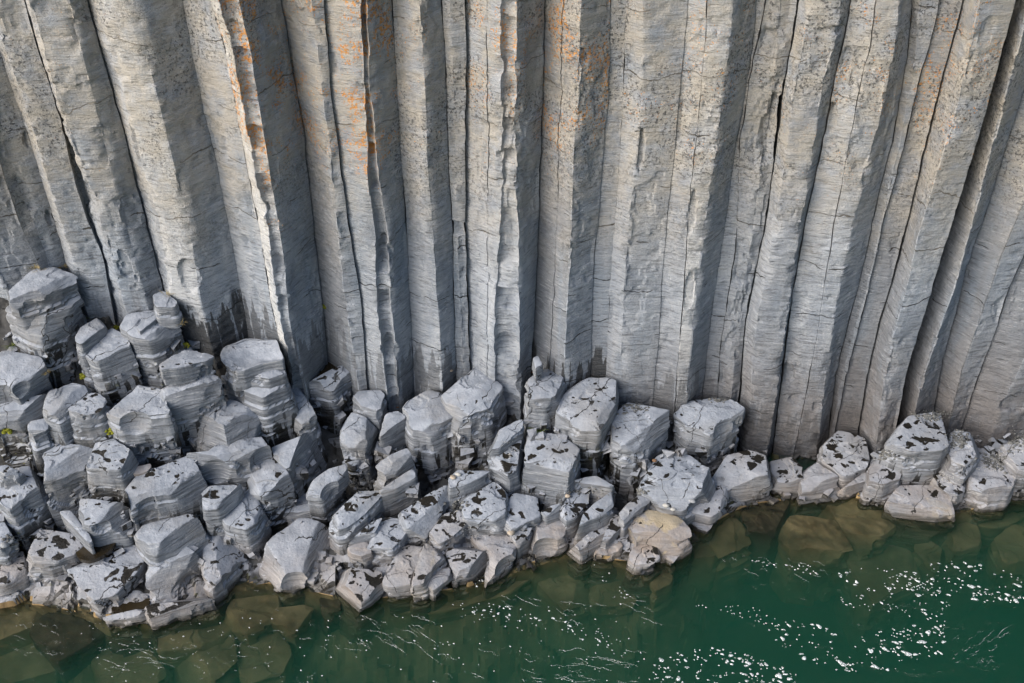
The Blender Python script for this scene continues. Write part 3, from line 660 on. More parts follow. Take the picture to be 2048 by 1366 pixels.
# centre right
B('small rounded stub at the foot of the central column right face', '1050,763 1070,744 1103,737 1131,757 1118,786 1090,800 1057,796', spots=.15, rnd=.08, deep=3.6)
B('tall split stub with a vertical fissure and black marks on its top', '1114,826 1136,777 1182,758 1215,758 1233,770 1229,800 1197,849 1152,846 1143,837', spots=.5, rnd=.07, deep=3.6, stain=.6)
B('square stub with gravel along its back edge and one diagonal crack', '1228,833 1233,810 1277,801 1333,816 1335,833 1312,857 1289,886 1254,890 1228,876', spots=.35, rnd=.06, deep=3.6)
B('big three sided stub with wavy cracks at the foot of the torn seam column', '1356,829 1379,800 1416,791 1455,796 1486,816 1477,833 1444,853 1425,865 1379,848', spots=.25, rnd=.06, deep=3.2)
B('broad layered boulder with splash shaped black marks, centre right', '1284,968 1314,918 1346,898 1386,905 1425,945 1411,970 1366,996 1330,989', spots=.45, rnd=.08, dz=.1)
B('slab with a dark forked stain sloping to the water, centre right', '1373,1020 1409,981 1429,969 1457,981 1445,1017 1420,1031', spots=.5, rnd=.05, dz=.1)
B('low pale ledge at the water below the forked stain slab', '1368,1033 1398,1026 1436,1030 1416,1062 1391,1053', spots=.4, rnd=.05, dz=-.12, scoops=0)
B('cream and yellow stained boulder on the point of the shore', '1257,1056 1263,1029 1309,1016 1348,1026 1365,1039 1384,1069 1361,1083 1315,1094 1296,1080 1266,1080', spots=.25, rnd=.07, tan=.7, ochre=1.0, dz=.08, rough=1.7, scoops=4, grow=1.03)
B('rough brown boulder at the tip of the point, dark pits on top', '1251,1112 1279,1079 1313,1090 1317,1115 1298,1132 1269,1133', spots=.5, rnd=.07, tan=.9, rough=1.6)
B('angular slab tilting into the water on the tip of the point', '1318,1096 1361,1090 1364,1102 1344,1128 1320,1109', spots=.1, rnd=.03, tan=.6, scoops=0)
B('flat broken slab left of the cream and yellow stained boulder', '1233,1026 1276,993 1302,1003 1260,1034 1249,1047', spots=.5, rnd=.04, tan=.15)
B('dark patched slab at the water left of the point', '1195,1077 1200,1057 1230,1029 1250,1046 1215,1080', spots=.8, rnd=.04, tan=.35, scoops=0)
B('two pitted pale slab above the sloping plank rock', '1123,1017 1149,974 1192,967 1184,997 1150,1031 1136,1037', spots=.6, rnd=.05)
B('long straight fronted plank rock on the shelf', '1151,1036 1179,1007 1202,974 1219,977 1229,1013 1196,1032 1156,1047', spots=.45, rnd=.04, dz=.12)
B('low grey shore slab with a big black puddle below the plank rock', '1136,1066 1156,1052 1228,1025 1247,1043 1197,1080 1166,1097', spots=.95, rnd=.04, tan=.3, scoops=0)
B('brown tan blunt boulder at the river edge right of the plain tan boulder', '1067,1069 1080,1036 1116,1023 1134,1046 1130,1070 1098,1085 1073,1091', spots=.2, rnd=.09, tan=.65, rough=1.3, scoops=3)
B('small pale slab behind the blunt brown tan boulder', '1083,1020 1116,1004 1124,1019 1092,1031', spots=.5, rnd=.05, scoops=0)
B('cluster of crumbled brown shards at the waterline left of the point', '1188,1104 1200,1087 1228,1077 1246,1083 1243,1099 1211,1110', spots=.1, rnd=.04, tan=.9, rough=3.0, dz=-.1)
# right shelf
B('pit dotted shelf block with vertical joints above the dark sunken slab', '1427,944 1460,911 1496,902 1529,911 1545,947 1516,959 1480,965 1444,965', spots=.6, rnd=.06, tan=.2, dz=0.12)
B('broken narrow shelf block right of the pit dotted one', '1546,947 1543,922 1582,912 1606,937 1604,964 1582,965 1548,961', spots=.75, rnd=.05, tan=.3, dz=0.2)
B('stepped shelf rock with white wavy ledge at the waterline', '1602,972 1608,936 1634,923 1677,953 1682,968 1640,972 1604,979', spots=.3, rnd=.06, tan=.35, dz=0.12)
B('shelf boulder with a long gravelly black patch at the wide column foot', '1642,913 1651,867 1697,864 1736,884 1742,910 1730,932 1687,948', spots=.7, rnd=.06, tan=.15, dz=.1)
B('low brown ledge at the waterline under the gravelly patch boulder', '1676,956 1736,942 1742,958 1690,974', spots=.3, rnd=.05, tan=.6, scoops=0, dz=0.05)
B('spotted shelf block with a cracked brown lower corner', '1739,957 1743,897 1782,884 1826,927 1804,951 1769,965', spots=.65, rnd=.05, tan=.35, dz=0.08)
B('large raised shelf block with dark curl shaped puddles below the pale strip column', '1780,871 1815,831 1862,815 1913,833 1899,884 1881,898 1825,899 1783,881', spots=.7, rnd=.05, tan=.1, dz=.12)
B('gravel strewn shelf block right of the large raised one', '1890,910 1911,844 1964,880 1955,908 1931,932', spots=.65, rnd=.05, tan=.15, dz=0.1)
B('smooth round pinkish tan boulder sitting in the water on the right', '1772,996 1802,956 1829,950 1878,969 1908,999 1910,1025 1858,1031 1809,1021', spots=.25, rnd=.09, tan=.6, ochre=.35, scoops=1, dz=.05)
B('dark gritty low rock behind the round pinkish boulder', '1864,960 1880,936 1927,950 1929,980 1904,993', spots=.95, rnd=.05, tan=.1, dz=-.05)
B('tall blunt shore block with two vertical fissures on the right', '1928,946 1960,897 2003,894 2036,936 2018,978 1974,985 1932,967', spots=.5, rnd=.07, tan=.3, dz=.1)
B('shelf block cut by the right picture edge', '2004,887 2066,855 2075,940 2032,938', spots=.6, rnd=.06, tan=.2)
B('tiny upright stone wedged at the foot of the central column', '1066,716 1076,711 1084,728 1071,737', spots=0, rnd=.05, scoops=0, deep=.5, name='basalt_block', cat='rock', dz=.2)
B('small thin ledge rock above the slanted smooth boulder at far left', '52,848 65,840 92,832 97,858 60,872', spots=.2, rnd=.05, stain=.9, scoops=0)
B('leaning stack of thin slabs at the grassy corner beside the double block', '150,663 188,635 204,642 207,652 163,687 152,680', spots=0, rnd=.04, stain=.4, scoops=0, deep=1.5, rough=2.0)
B('low dark rock between the drip stripes and the shell boulder', '560,1010 600,985 660,985 664,1010 630,1030 575,1034', spots=.2, rnd=.06, stain=1.0, dz=-.55, scoops=0)
B('broken grey slab beneath the tall split stub among rubble', '1150,962 1180,944 1228,958 1222,974 1180,968', spots=.3, rnd=.04, scoops=0, rough=1.6, dz=-.15)
B('small block at the water between the pit dotted shelf block and the forked stain slab', '1425,962 1445,950 1468,972 1450,984', spots=.4, rnd=.04, scoops=0, dz=-.1)

# sunken rocks seen through the water
SG = 'sunken rocks under the river surface'
def S(label, poly, z, dark=False, **k):
    return boulder(label, poly, z=z, tilt=4, name='sunken_rock', cat='sunken rock', group=SG, mat=M_SUBD if dark else M_SUB, rnd=.08, dome=.02, scoops=1, deep=2.2, rough=1.8, grow=1.15, **k)
S('brown sunken slab in the lower left corner of the picture', '-30,1230 40,1185 102,1217 55,1257 -10,1285', -0.22)
S('dark sunken slab with a pale rim in front of the channelled slab at lower left', '63,1260 109,1218 152,1201 198,1257 171,1285 112,1318', -0.25, True)
S('orange brown sunken slab left of the shell boulder', '440,1225 480,1178 565,1185 548,1240 490,1262', -0.25)
S('brown sunken slab in front of the shell boulder', '545,1238 570,1200 625,1212 618,1242 586,1268', -0.31)
S('olive sunken rock with cracks below the low puddled ledge', '340,1330 360,1290 400,1250 460,1262 467,1322 430,1355', -0.62)
S('olive sunken rock right of the cracked olive one', '475,1300 500,1268 545,1262 580,1302 560,1345 490,1366', -0.74)
S('faint green sunken rock by the lower left frame edge', '180,1330 220,1285 300,1290 330,1345 280,1390 190,1385', -0.81)
S('dark flat sunken slab with an orange centre, right of centre', '1487,1014 1510,998 1578,1002 1572,1050 1540,1070 1500,1064', -0.11, True)
S('large round olive sunken slab with a dark patch', '1567,1065 1595,1027 1660,1030 1706,1075 1706,1094 1640,1110 1590,1100', -0.22)
S('brown sunken slab left of the round pinkish boulder', '1640,1022 1700,1000 1770,1010 1790,1037 1770,1072 1710,1082', -0.22)
S('olive sunken ledge below the forked stain slab', '1408,1082 1440,1012 1490,1052 1502,1082 1440,1112', -0.37)
S('square green sunken block left of the point', '1078,1172 1100,1135 1165,1130 1176,1200 1130,1218', -0.71)
S('flat green sunken block next to the square one', '1180,1168 1210,1150 1250,1160 1272,1207 1190,1210', -0.78)
S('green sunken rock under the round pinkish boulder', '1830,1102 1840,1075 1880,1080 1902,1112 1870,1135', -0.81)
S('pale green sunken rock between the right shore blocks', '1890,1060 1920,1045 1955,1050 1962,1087 1910,1099', -0.56)
S('olive sunken rock at the tip of the point', '1292,1142 1340,1128 1345,1160 1310,1180', -0.31)
S('dark sunken rock left of the brown blotched round boulder', '640,1192 660,1160 685,1180 690,1217 650,1225', -0.19, True)
S('wide faint green sunken rock far out on the right', '1700,1120 1760,1090 1810,1100 1840,1160 1740,1205', -1.05)
S('faint green sunken rock by the right picture edge', '1990,1080 2030,1050 2080,1070 2070,1120 2010,1120', -0.68)

S('brown sunken slab under the low puddled ledge', '300,1258 380,1240 440,1215 470,1260 420,1290 320,1300', -.45)
S('dark orange sunken rock at the foot of the channelled slab', '185,1250 240,1250 300,1262 290,1300 215,1300', -.5, True)
S('olive sunken slab at the bottom edge beside the dark pale rimmed slab', '-20,1290 60,1275 110,1330 60,1375 -20,1375', -.8)
S('sunken ledge in front of the long flat pale shore rock', '765,1185 880,1190 1000,1160 1040,1160 1000,1190 880,1222 780,1215', -.45)
S('sunken ledge in front of the blunt brown tan boulder', '1050,1120 1090,1100 1180,1098 1200,1125 1120,1140', -.5)
S('sunken slab below the stepped white ledge rock', '1580,1010 1620,1000 1690,985 1750,1000 1740,1020 1640,1030', -.25)
S('sunken slab off the tall blunt shore block', '1920,1030 1980,1020 2050,1000 2070,1030 1990,1055', -.6)
S('sunken slab between the point and the forked stain slab', '1385,1085 1420,1050 1445,1060 1440,1100 1395,1130', -.4)
# ------------------------------------------------------------------ ground, cliff body, river bed, water
def structure(o):
    o['kind'] = 'structure'; return o
us = np.concatenate([np.arange(-420, -60, 14), np.arange(-60, 2110, 5), np.arange(2110, 2480, 14)])
ss = np.concatenate([np.linspace(-2.2, 0, 40), np.linspace(.012, 1.6, 130)])
G = []
for u in us:
    S_, W_ = land(u)
    row = []
    for s in ss:
        p = S_ + s * (W_ - S_)
        if s < 0: p[2] = -.32 + s * 1.5
        row.append(p)
    G.append(row)
G = np.array(G)
g = G.reshape(-1, 3)
drop = np.where(np.tile(ss, len(us)) >= 0, np.clip(.7 + 1.6 * np.tile(ss, len(us)), 0, 1.75), .55)
drop = np.where(np.tile(ss, len(us)) >= 0, np.where(g[:, 2] < 1.1, .38 + .30 * g[:, 2], np.clip(.71 + 1.0 * (g[:, 2] - 1.1), .2, 1.9)), .55)
g0 = g.copy()
def cells(x, y, s):
    x = x * s; y = y * s; bx, by = np.floor(x), np.floor(y); best = np.full_like(x, 9.); idv = np.zeros_like(x)
    for i in (-1, 0, 1):
        for j in (-1, 0, 1):
            cx, cy = (bx + i).astype(np.int64), (by + j).astype(np.int64); o = np.zeros_like(cx)
            dd = (bx + i + _hash(cx, cy, o) - x) ** 2 + (by + j + _hash(cx, cy, o + 1) - y) ** 2
            m = dd < best; best = np.where(m, dd, best); idv = np.where(m, _hash(cx, cy, o + 2), idv)
    return idv
wx, wy = g0[:, 0] + .1 * vn(g0[:, 0] * 2, g0[:, 1] * 2, 0), g0[:, 1] + .1 * vn(g0[:, 0] * 2, g0[:, 1] * 2, 5)
g[:, 2] += -drop + .34 * (cells(wx, wy, 1.3) - .5) + .16 * (cells(wx, wy, 3.6) - .5) + .05 * fbm(g[:, 0] * 3, g[:, 1] * 3, 0, 2)
g[:, 2] = np.maximum(g[:, 2], -4.2)
bank = structure(mesh_object('river_bank', g, grid_faces(len(us), len(ss)), M_GROUND, sharp=35))
bank.data.materials.append(M_ROCK); bank.data.materials.append(M_SUB)
low = (g0[:, 2].reshape(len(us), len(ss))[:-1, :-1].ravel() + .25 * vn(g0[:, 0], g0[:, 1], 0).reshape(len(us), len(ss))[:-1, :-1].ravel()) < 1.15
bank.data.polygons.foreach_set('material_index', np.where(g[:, 2].reshape(len(us), len(ss))[:-1, :-1].ravel() < -.06, 2, low.astype(np.int32)).astype(np.int32))
for k_, v_ in (('spots', .5), ('stain', .8), ('tan', .25), ('ochre', 0.), ('moss', .3), ('rim', 20.)): bank[k_] = v_
xs = np.arange(-60, 60.1, 1.0); ys = np.arange(-60, 27, 1.0)
XX, YY = np.meshgrid(xs, ys, indexing='ij')
ZZ = -3.6 + .35 * fbm(XX * .25, YY * .25, 0 * XX, 3)
structure(mesh_object('river_bed', np.stack([XX, YY, ZZ], -1).reshape(-1, 3), grid_faces(len(xs), len(ys)), M_BED))
# cliff body behind the columns
xs = np.linspace(-45, 45, 91); zs = np.linspace(-4, 17.0, 43)
XX, ZZ = np.meshgrid(xs, zs, indexing='ij')
YY = 26.15 + .12 * fbm(XX * .6, 0 * XX, ZZ * .6, 3)
V = np.stack([XX, YY, ZZ], -1)
top = V[:, -1:].copy(); top[..., 1] = 90; top[..., 2] = 22
V = np.concatenate([V, top], 1)
structure(mesh_object('cliff', V.reshape(-1, 3), grid_faces(len(xs), V.shape[1]), M_CLIFF))
# water body: a closed box whose upper face is the surface
bx = [(-70, -70, -6), (70, -70, -6), (70, 27.5, -6), (-70, 27.5, -6), (-70, -70, 0), (70, -70, 0), (70, 27.5, 0), (-70, 27.5, 0)]
wf = [(3, 2, 1, 0), (4, 5, 6, 7), (0, 1, 5, 4), (1, 2, 6, 5), (2, 3, 7, 6), (3, 0, 4, 7)]
structure(mesh_object('river_water', bx, wf, M_WATER, smooth=False))

# ------------------------------------------------------------------ foam, with ripple glints as painted streaks
def foam():
    V, Fc = [], []
    def blob(c, r, el, an):
        n = 9; b = len(V); ph = rng.uniform(0, 6.28)
        for ring, zz in ((1.0, .004), (.55, .016)):
            for i in range(n):
                a = 2 * math.pi * i / n
                q = r * ring * (1 + .28 * math.sin(2 * a + ph) + .18 * math.sin(3 * a + 2 * ph))
                x, y = q * math.cos(a) * el, q * math.sin(a)
                V.append((c[0] + x * math.cos(an) - y * math.sin(an), c[1] + x * math.sin(an) + y * math.cos(an), zz))
        V.append((c[0], c[1], .018)); 
        for i in range(n):
            j = (i + 1) % n
            Fc.append((b + i, b + j, b + n + j, b + n + i)); Fc.append((b + n + i, b + n + j, b + 2 * n))
    big = []
    def patch(poly, n, rmin, rmax, small):
        n = int(n * .75); rmin *= .6; rmax *= .72
        P = np.array(px(poly)); lo, hi = P.min(0), P.max(0)
        def inside(u, v):
            c = False; j = len(P) - 1
            for i in range(len(P)):
                if (P[i, 1] > v) != (P[j, 1] > v) and u < (P[j, 0] - P[i, 0]) * (v - P[i, 1]) / (P[j, 1] - P[i, 1]) + P[i, 0]: c = not c
                j = i
            return c
        k = 0
        tries = 0
        while k < n and tries < 6000:
            tries += 1
            u, v = rng.uniform(lo[0], hi[0]), rng.uniform(lo[1], hi[1])
            w = at_z(u, v)
            if not inside(u, v) or vn(w[0] * .9, w[1] * .9, 2.0) < rng.uniform(-1.0, .4): continue
            k += 1
            r = rmin + (rmax - rmin) * rng.uniform() ** 3
            if rng.uniform() < small: r = rng.uniform(.008, .018)
            if any((w[0] - q[0]) ** 2 + (w[1] - q[1]) ** 2 < (1.5 * (r + q[2])) ** 2 for q in big): continue
            if r > .02: big.append((w[0], w[1], r))
            blob(w, r, rng.uniform(1, 2.0), rng.uniform(-.9, .1))
            if r > .05:
                for _ in range(rng.integers(0, 3)): blob(w + np.array((rng.normal(0, r * 1.3), rng.normal(0, r), 0)), r * rng.uniform(.3, .7), 1.5, rng.uniform(-1, 0))
    patch('1670,1140 1760,1135 1930,1160 1915,1195 1800,1190 1690,1175', 150, .025, .07, .45)
    patch('1850,1130 1920,1120 2060,1150 2060,1205 1960,1205 1900,1170', 120, .025, .085, .45)
    patch('1530,1250 1600,1240 1700,1270 1890,1240 1900,1300 1800,1340 1680,1345 1560,1300', 260, .025, .095, .45)
    patch('1310,1320 1400,1290 1500,1310 1600,1345 1600,1370 1300,1370', 230, .025, .085, .45)
    patch('1380,1210 1500,1210 1560,1240 1540,1255 1450,1225', 45, .015, .04, .7)
    patch('1670,1185 1760,1190 1900,1205 1890,1250 1780,1225 1680,1215', 70, .015, .05, .6)
    patch('900,1200 1020,1210 1120,1230 1260,1280 1250,1310 1080,1250 920,1235', 95, .015, .055, .55)
    patch('1150,1100 1185,1100 1260,1190 1300,1230 1290,1250 1200,1180', 40, .015, .045, .6)
    patch('870,1290 910,1270 900,1310 870,1310', 10, .02, .05, .4)
    patch('940,1155 960,1150 975,1175 945,1175', 10, .02, .05, .3)
    patch('1500,1120 1620,1130 1640,1150 1540,1140', 40, .012, .04, .7)
    patch('180,1240 620,1230 600,1366 100,1366', 70, .008, .02, .8)
    patch('600,1230 1300,1200 1300,1366 600,1366', 120, .008, .02, .8)
    def streak(u, v, lu, lv, bend, wdt):  # ripple glints laid on the water as painted white ribbons
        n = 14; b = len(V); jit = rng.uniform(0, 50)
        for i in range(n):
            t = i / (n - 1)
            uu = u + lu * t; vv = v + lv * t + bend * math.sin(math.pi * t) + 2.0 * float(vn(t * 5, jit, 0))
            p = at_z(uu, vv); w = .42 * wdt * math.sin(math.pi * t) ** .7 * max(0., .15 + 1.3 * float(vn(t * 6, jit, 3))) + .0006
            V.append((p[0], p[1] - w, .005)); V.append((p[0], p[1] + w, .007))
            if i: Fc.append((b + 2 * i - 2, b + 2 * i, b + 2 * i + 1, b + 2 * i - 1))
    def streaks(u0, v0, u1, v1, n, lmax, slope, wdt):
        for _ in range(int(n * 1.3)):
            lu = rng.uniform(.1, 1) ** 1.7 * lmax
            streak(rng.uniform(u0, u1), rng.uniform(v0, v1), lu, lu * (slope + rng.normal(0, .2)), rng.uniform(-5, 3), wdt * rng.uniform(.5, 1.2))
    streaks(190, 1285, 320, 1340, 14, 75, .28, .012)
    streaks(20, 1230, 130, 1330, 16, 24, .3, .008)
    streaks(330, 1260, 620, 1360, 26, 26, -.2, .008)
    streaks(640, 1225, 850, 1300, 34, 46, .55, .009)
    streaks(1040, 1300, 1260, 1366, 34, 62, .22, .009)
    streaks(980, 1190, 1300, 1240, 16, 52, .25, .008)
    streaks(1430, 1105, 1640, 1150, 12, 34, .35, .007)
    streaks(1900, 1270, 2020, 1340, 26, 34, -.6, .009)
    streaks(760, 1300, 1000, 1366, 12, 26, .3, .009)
    o = mesh_object('foam', V, Fc, M_FOAM_GLINT)
    o['kind'] = 'stuff'; o['label'] = 'white foam flecks drifting on the green river, with ripple glints painted as white streaks'; o['category'] = 'foam'
foam()

# ------------------------------------------------------------------ puddles, gravel, loose stones, plants
def puddle(label, poly, dz):
    U = np.array(px(poly)); U = U.mean(0) + (U - U.mean(0)) * 1.5; z = min(drop(*(U.mean(0) + (p - U.mean(0)) * .45))[2] for p in U) + .06
    Q = np.array([at_z(u, v, z) for u, v in U])
    for _ in range(3):
        nx = np.roll(Q, -1, 0); Q = np.stack([Q * .78 + nx * .22, Q * .22 + nx * .78], 1).reshape(-1, 3)
    c = Q.mean(0); n = len(Q)
    lo = Q - np.array((0, 0, .12))
    V = np.concatenate([Q, lo, [c]]); Fc = []
    for i in range(n):
        j = (i + 1) % n
        Fc.append((i, j, 2 * n)); Fc.append((i, n + i, n + j, j))
    o = mesh_object('puddle', V, Fc, M_PUDDLE, tuple(c), smooth=False)
    tag(o, label, 'puddle', 'rain pools among the boulders')
def stone_mesh(name, c, r, mat, sq=.6, seed=0):
    n, m = 8, 6; V = []
    for i in range(m):
        th = math.pi * (i + .5) / m
        for j in range(n):
            ph = 2 * math.pi * j / n
            p = np.array((math.sin(th) * math.cos(ph), math.sin(th) * math.sin(ph), math.cos(th)))
            q = 1 + .32 * float(vn(p[0] * 1.4 + seed, p[1] * 1.4, p[2] * 1.4 + seed * .7))
            V.append((c[0] + p[0] * r * q * 1.25, c[1] + p[1] * r * q, c[2] + p[2] * r * q * sq))
    Fc = [tuple(f) for f in grid_faces(m, n, wrap=True)[:, ::-1].tolist()]
    Fc.append(tuple(range(n))); Fc.append(tuple(reversed(range((m - 1) * n, m * n))))
    return V, Fc
dep = None
def drop(u, v):
    """where the sight line through a spot first meets the rocks"""
    global dep
    if dep is None: bpy.context.view_layer.update(); dep = bpy.context.evaluated_depsgraph_get()
    d = Vector(ray(u, v)).normalized(); o = Vector((0, 0, H))
    for _ in range(4):
        hit, loc, nor, i, ob, m = scene.ray_cast(dep, o, d)
        if not hit: return np.array(on_land(u, v))
        if ob.name.startswith(('river_water', 'foam')): o = loc + d * .02; continue
        return np.array(loc)
    return np.array(loc)
puddle('brown pool between the black blotched boulder and the big channelled slab', '162,1082 195,1072 228,1066 214,1096 186,1112 166,1108', -.22)
puddle('dark pool on the ledge below the big channelled slab', '231,1216 262,1186 290,1178 290,1210 262,1218', -.3)
puddle('brown pool behind the cubic stub in the black gap', '638,744 655,712 676,712 700,728 690,742 662,746', -.05)
STONES = [
 ('orange brown pebble lying left of the broad layered boulder', 1309, 922, .08, M_STONEO), ('tan square pebble in front of the rounded pale slab', 1022, 1066, .12, M_STONE),
 ('tan cobble among rubble behind the two pitted slab', 1135, 993, .10, M_STONE), ('round tan pebble beside the tiny upright stone', 1063, 744, .07, M_STONEO),
 ('larger white stone perched behind the cream and yellow boulder', 1332, 1012, .10, M_STONEW), ('smaller white stone perched behind the cream and yellow boulder', 1346, 1019, .08, M_STONEW),
 ('pinkish cobble in the rubble beside the lower wavy ledge', 748, 966, .10, M_STONE), ('grey cobble in the rubble beside the lower wavy ledge', 728, 968, .15, M_STONEG),
 ('pinkish stone lying on the long low grooved slab', 906, 956, .10, M_STONE), ('pale stone next to the pinkish one on the grooved slab', 917, 950, .10, M_STONEW),
 ('pale pebble in the pocket above the banded rock at left edge', 20, 1085, .12, M_STONEG), ('round white pebble at the edge of the left pebble pocket', 34, 1098, .06, M_STONEW),
 ('grey angular stone in the left pebble pocket', 8, 1092, .14, M_STONEG), ('small brown stone at the foot of the slim recessed column', 902, 742, .07, M_STONE),
 ('tiny orange pebble on the narrow pillar between boulders', 796, 815, .05, M_STONEO), ('rounded grey cobble beside the slab with forked stain', 1385, 1003, .11, M_STONEG),
]
for k, (lb, u, v, r, mt) in enumerate(STONES):
    r *= .75; c = drop(u, v); c = c + np.array((0, 0, r * .35))
    V, Fc = stone_mesh('loose_stone', c, r, mt, seed=k * 2.3)
    tag(mesh_object('loose_stone', V, Fc, mt, tuple(c)), lb, 'stone', 'loose stones on the rocks')
# flat brown slab lying on the broad slab boulder
B('flat brown chip of rock lying behind the very broad slab boulder', '260,946 272,934 298,928 300,933 294,942 275,948', z=drop(278, 941)[2] + .1, spots=0, tan=.7, rnd=.02, scoops=0, deep=.25, name='loose_slab', cat='stone', group='loose stones on the rocks')

def gravel(name, label, spots_, mat, rmin, rmax):
    V, Fc = [], []
    for (u0, v0, u1, v1, n) in spots_:
        for _ in range(n):
            u, v = rng.normal((u0 + u1) / 2, abs(u1 - u0) / 4), rng.normal((v0 + v1) / 2, abs(v1 - v0) / 4)
            c = drop(u, v); r = rng.uniform(rmin, rmax)
            vv, ff = stone_mesh('', c, r, None, .7, rng.uniform(0, 99)); b = len(V)
            V += vv; Fc += [tuple(i + b for i in f) for f in ff]
    o = mesh_object(name, V, Fc, mat); o['kind'] = 'stuff'; o['label'] = label; o['category'] = 'gravel'
gravel('gravel', 'grey gravel and rubble lying in the hollows of the shelf', [(1830, 820, 1900, 840, 90), (1895, 860, 1940, 895, 90), (1960, 900, 2010, 940, 90), (2010, 865, 2060, 900, 60), (1750, 900, 1790, 920, 50),
        (1240, 802, 1300, 826, 60), (690, 950, 745, 985, 80), (1270, 975, 1300, 990, 20), (10, 1068, 45, 1095, 45), (1130, 975, 1200, 990, 40), (900, 1000, 935, 1020, 30), (1420, 795, 1455, 805, 25)], M_GRAVEL, .018, .05)
gravel('pale_gravel', 'pale flecks of gravel scattered on the dark wet hollows', [(1830, 815, 1900, 845, 60), (1895, 860, 1940, 900, 60), (1950, 900, 2010, 945, 60), (1870, 940, 1920, 970, 45), (2010, 865, 2060, 905, 40), (1750, 895, 1790, 920, 30), (900, 1000, 930, 1030, 25), (920, 1050, 950, 1080, 30), (1000, 880, 1040, 920, 30)], M_STONEW, .008, .017)

def rubble():
    V, Fc = [], []
    for k in range(900):
        u = rng.uniform(-10, 2058); v = rng.uniform(_interp(BASE, u) + 20, _interp(SHORE, u) + 10)
        c = drop(u, v)
        if on_land(u, v)[2] - c[2] < .30 or c[2] < -.2: continue
        r = .04 + .13 * rng.uniform() ** 2
        q = np.array([[x, y, z] for x in (-1, 1) for y in (-1, 1) for z in (-1, 1)], float) * (r * rng.uniform(.6, 1.4), r * rng.uniform(.6, 1.4), r * rng.uniform(.3, .8))
        q += rng.normal(0, r * .22, q.shape); a = rng.uniform(0, 6.28); ca, sa = math.cos(a), math.sin(a); ti = rng.normal(0, .35)
        q = q @ np.array(((1, 0, 0), (0, math.cos(ti), -math.sin(ti)), (0, math.sin(ti), math.cos(ti)))) @ np.array(((ca, -sa, 0), (sa, ca, 0), (0, 0, 1)))
        b = len(V); V += [tuple(p) for p in q + c + np.array((0, 0, r * .2))]
        Fc += [tuple(b + i for i in f) for f in ((0, 1, 3, 2), (4, 6, 7, 5), (0, 4, 5, 1), (2, 3, 7, 6), (0, 2, 6, 4), (1, 5, 7, 3))]
    o = mesh_object('rubble', V, Fc, M_ROCK, smooth=False); o['kind'] = 'stuff'; o['label'] = 'broken angular rubble wedged in the gaps between the boulders'; o['category'] = 'rubble'
    for k_, v_ in (('spots', .2), ('stain', .4), ('tan', .15), ('ochre', 0.), ('moss', .2), ('rim', 20.)): o[k_] = v_
rubble()
def tuft(label, u, v, n, hgt, spread, mat, name='grass_tuft', cat='grass tuft'):
    c = drop(u, v); V, Fc = [], []
    for _ in range(n):
        a = rng.uniform(0, 6.28); r0 = spread * .35 * rng.uniform(); L = hgt * rng.uniform(.5, 1); lean = rng.uniform(.2, 1.0)
        b = np.array((math.cos(a) * r0 * 1.6, math.sin(a) * r0, -.03)); dr = np.array((math.cos(a), math.sin(a) - .25, 0)); w = np.array((-math.sin(a), math.cos(a), 0)) * .008
        i0 = len(V)
        for t in (0, .35, .7, 1.0):
            p = c + b + dr * lean * L * t ** 1.6 + np.array((0, 0, L * (t - .45 * t * t)))
            ww = w * (1 - .9 * t); V += [tuple(p - ww), tuple(p + ww)]
        for q in range(3): Fc.append((i0 + 2 * q, i0 + 2 * q + 1, i0 + 2 * q + 3, i0 + 2 * q + 2))
    tag(mesh_object(name, V, Fc, mat, tuple(c)), label, cat, 'grass tufts growing in the rock joints')
tuft('small green tuft at the left edge beside the stepped double block', 24, 692, 60, .28, .35, M_GRASS)
tuft('bright green tuft behind the round swirl topped boulder', 1074, 858, 80, .25, .4, M_GRASS)
tuft('green tuft growing right of the double block above the slab stack', 172, 634, 45, .2, .25, M_GRASS)
tuft('straw coloured tuft at the front of the left edge boulder', 90, 745, 45, .25, .25, M_DRY)
tuft('long dry wisps drooping over the small grey cube', 334, 590, 25, .3, .3, M_DRY)
tuft('dry straw grass along the back of the double block, left clump', 75, 537, 90, .2, .45, M_DRY)
tuft('dry straw grass along the back of the double block, right clump', 118, 534, 90, .2, .45, M_DRY)
tuft('thin dry tuft on the ledge right of the small grey cube', 361, 646, 22, .25, .2, M_DRY)
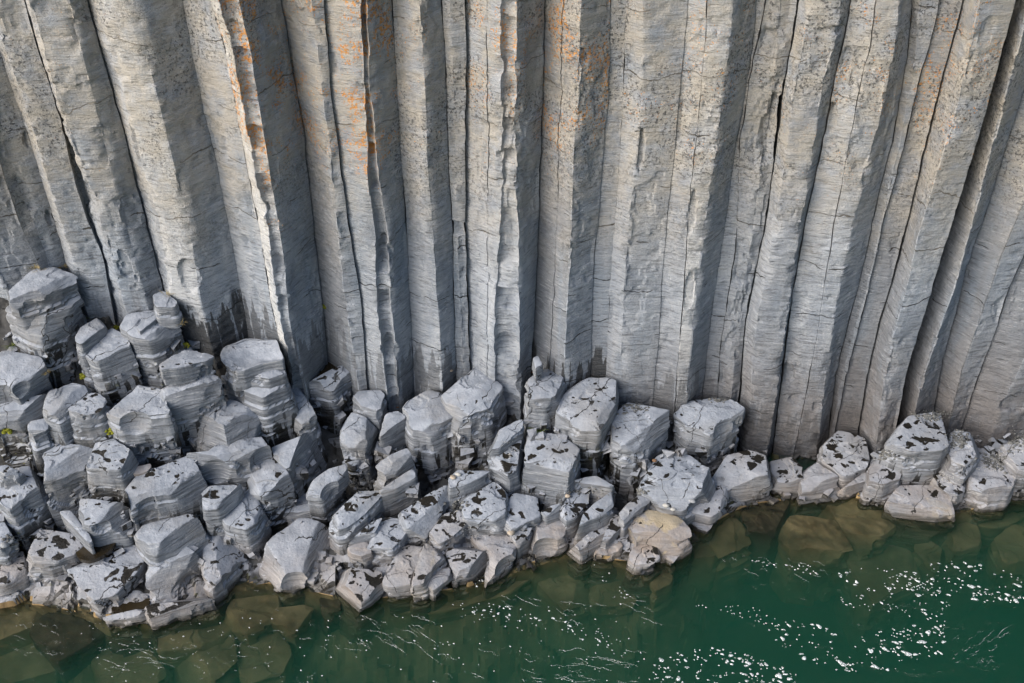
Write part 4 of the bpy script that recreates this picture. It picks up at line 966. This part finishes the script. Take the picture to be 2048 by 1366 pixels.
def moss(label, u, v, r):
    c = drop(u, v); V, Fc = [], []
    for k in range(26):
        p = c + np.array((rng.uniform(-r, r) * .7, rng.uniform(-r, r) * .3, rng.uniform(-r, r) * .6))
        vv, ff = stone_mesh('', p, r * rng.uniform(.24, .4), None, .8, rng.uniform(0, 99)); b = len(V)
        V += vv; Fc += [tuple(i + b for i in f) for f in ff]
    tag(mesh_object('moss_cushion', V, Fc, M_MOSS, tuple(c)), label, 'moss', 'moss cushions in the joints')
moss('yellow green moss cushion right of the cracked block with shattered band', 221, 862, .16)
moss('green moss in the crack between the hexagonal block and the double block', 168, 752, .13)
moss('bright moss high in the black gap right of the lichen streaked column', 648, 612, .10)
moss('yellow moss at the base of the gap left of the crumbling stub', 234, 655, .09)
moss('dull moss over the black hollow at the left picture edge', 12, 858, .16)
moss('olive moss in the gap right of the crumbling stub', 372, 690, .10)

# ------------------------------------------------------------------ camera, light
cam = bpy.data.cameras.new('camera'); co = bpy.data.objects.new('camera', cam); col.objects.link(co)
cam.sensor_width = 36; cam.lens = 36 * F / 2048; cam.clip_end = 600
co.location = (0, 0, H); co.rotation_euler = (math.pi / 2 - PITCH, 0, 0)
scene.camera = co
to_sun = Vector((-.72, -.47, .51)).normalized()
sd = bpy.data.lights.new('sun', 'SUN'); sd.energy = 1.5; sd.angle = R(58); sd.color = (1, .975, .95)
so = bpy.data.objects.new('sun', sd); so.rotation_euler = (-to_sun).to_track_quat('-Z', 'Y').to_euler(); so.location = (-20, -10, 40); col.objects.link(so)
w = bpy.data.worlds.new('World'); scene.world = w; w.use_nodes = True
nt = w.node_tree; bg = nt.nodes['Background']
sky = nt.nodes.new('ShaderNodeTexSky'); sky.sky_type = 'NISHITA'; sky.sun_disc = False
sky.sun_elevation = math.asin(to_sun.z); sky.sun_rotation = math.atan2(to_sun.x, to_sun.y)
sky.dust_density = 3.0; sky.air_density = 1.0
nt.links.new(sky.outputs[0], bg.inputs[0]); bg.inputs[1].default_value = .062
vs = scene.view_settings
vs.view_transform = 'Standard'; vs.look = 'None'; vs.exposure = EXPOSURE; vs.gamma = 1; vs.use_curve_mapping = False
c = scene.cycles
c.use_denoising = True; c.max_bounces = 6; c.diffuse_bounces = 3; c.glossy_bounces = 2; c.transmission_bounces = 4; c.transparent_max_bounces = 8; c.volume_bounces = 1
c.sample_clamp_indirect = 4
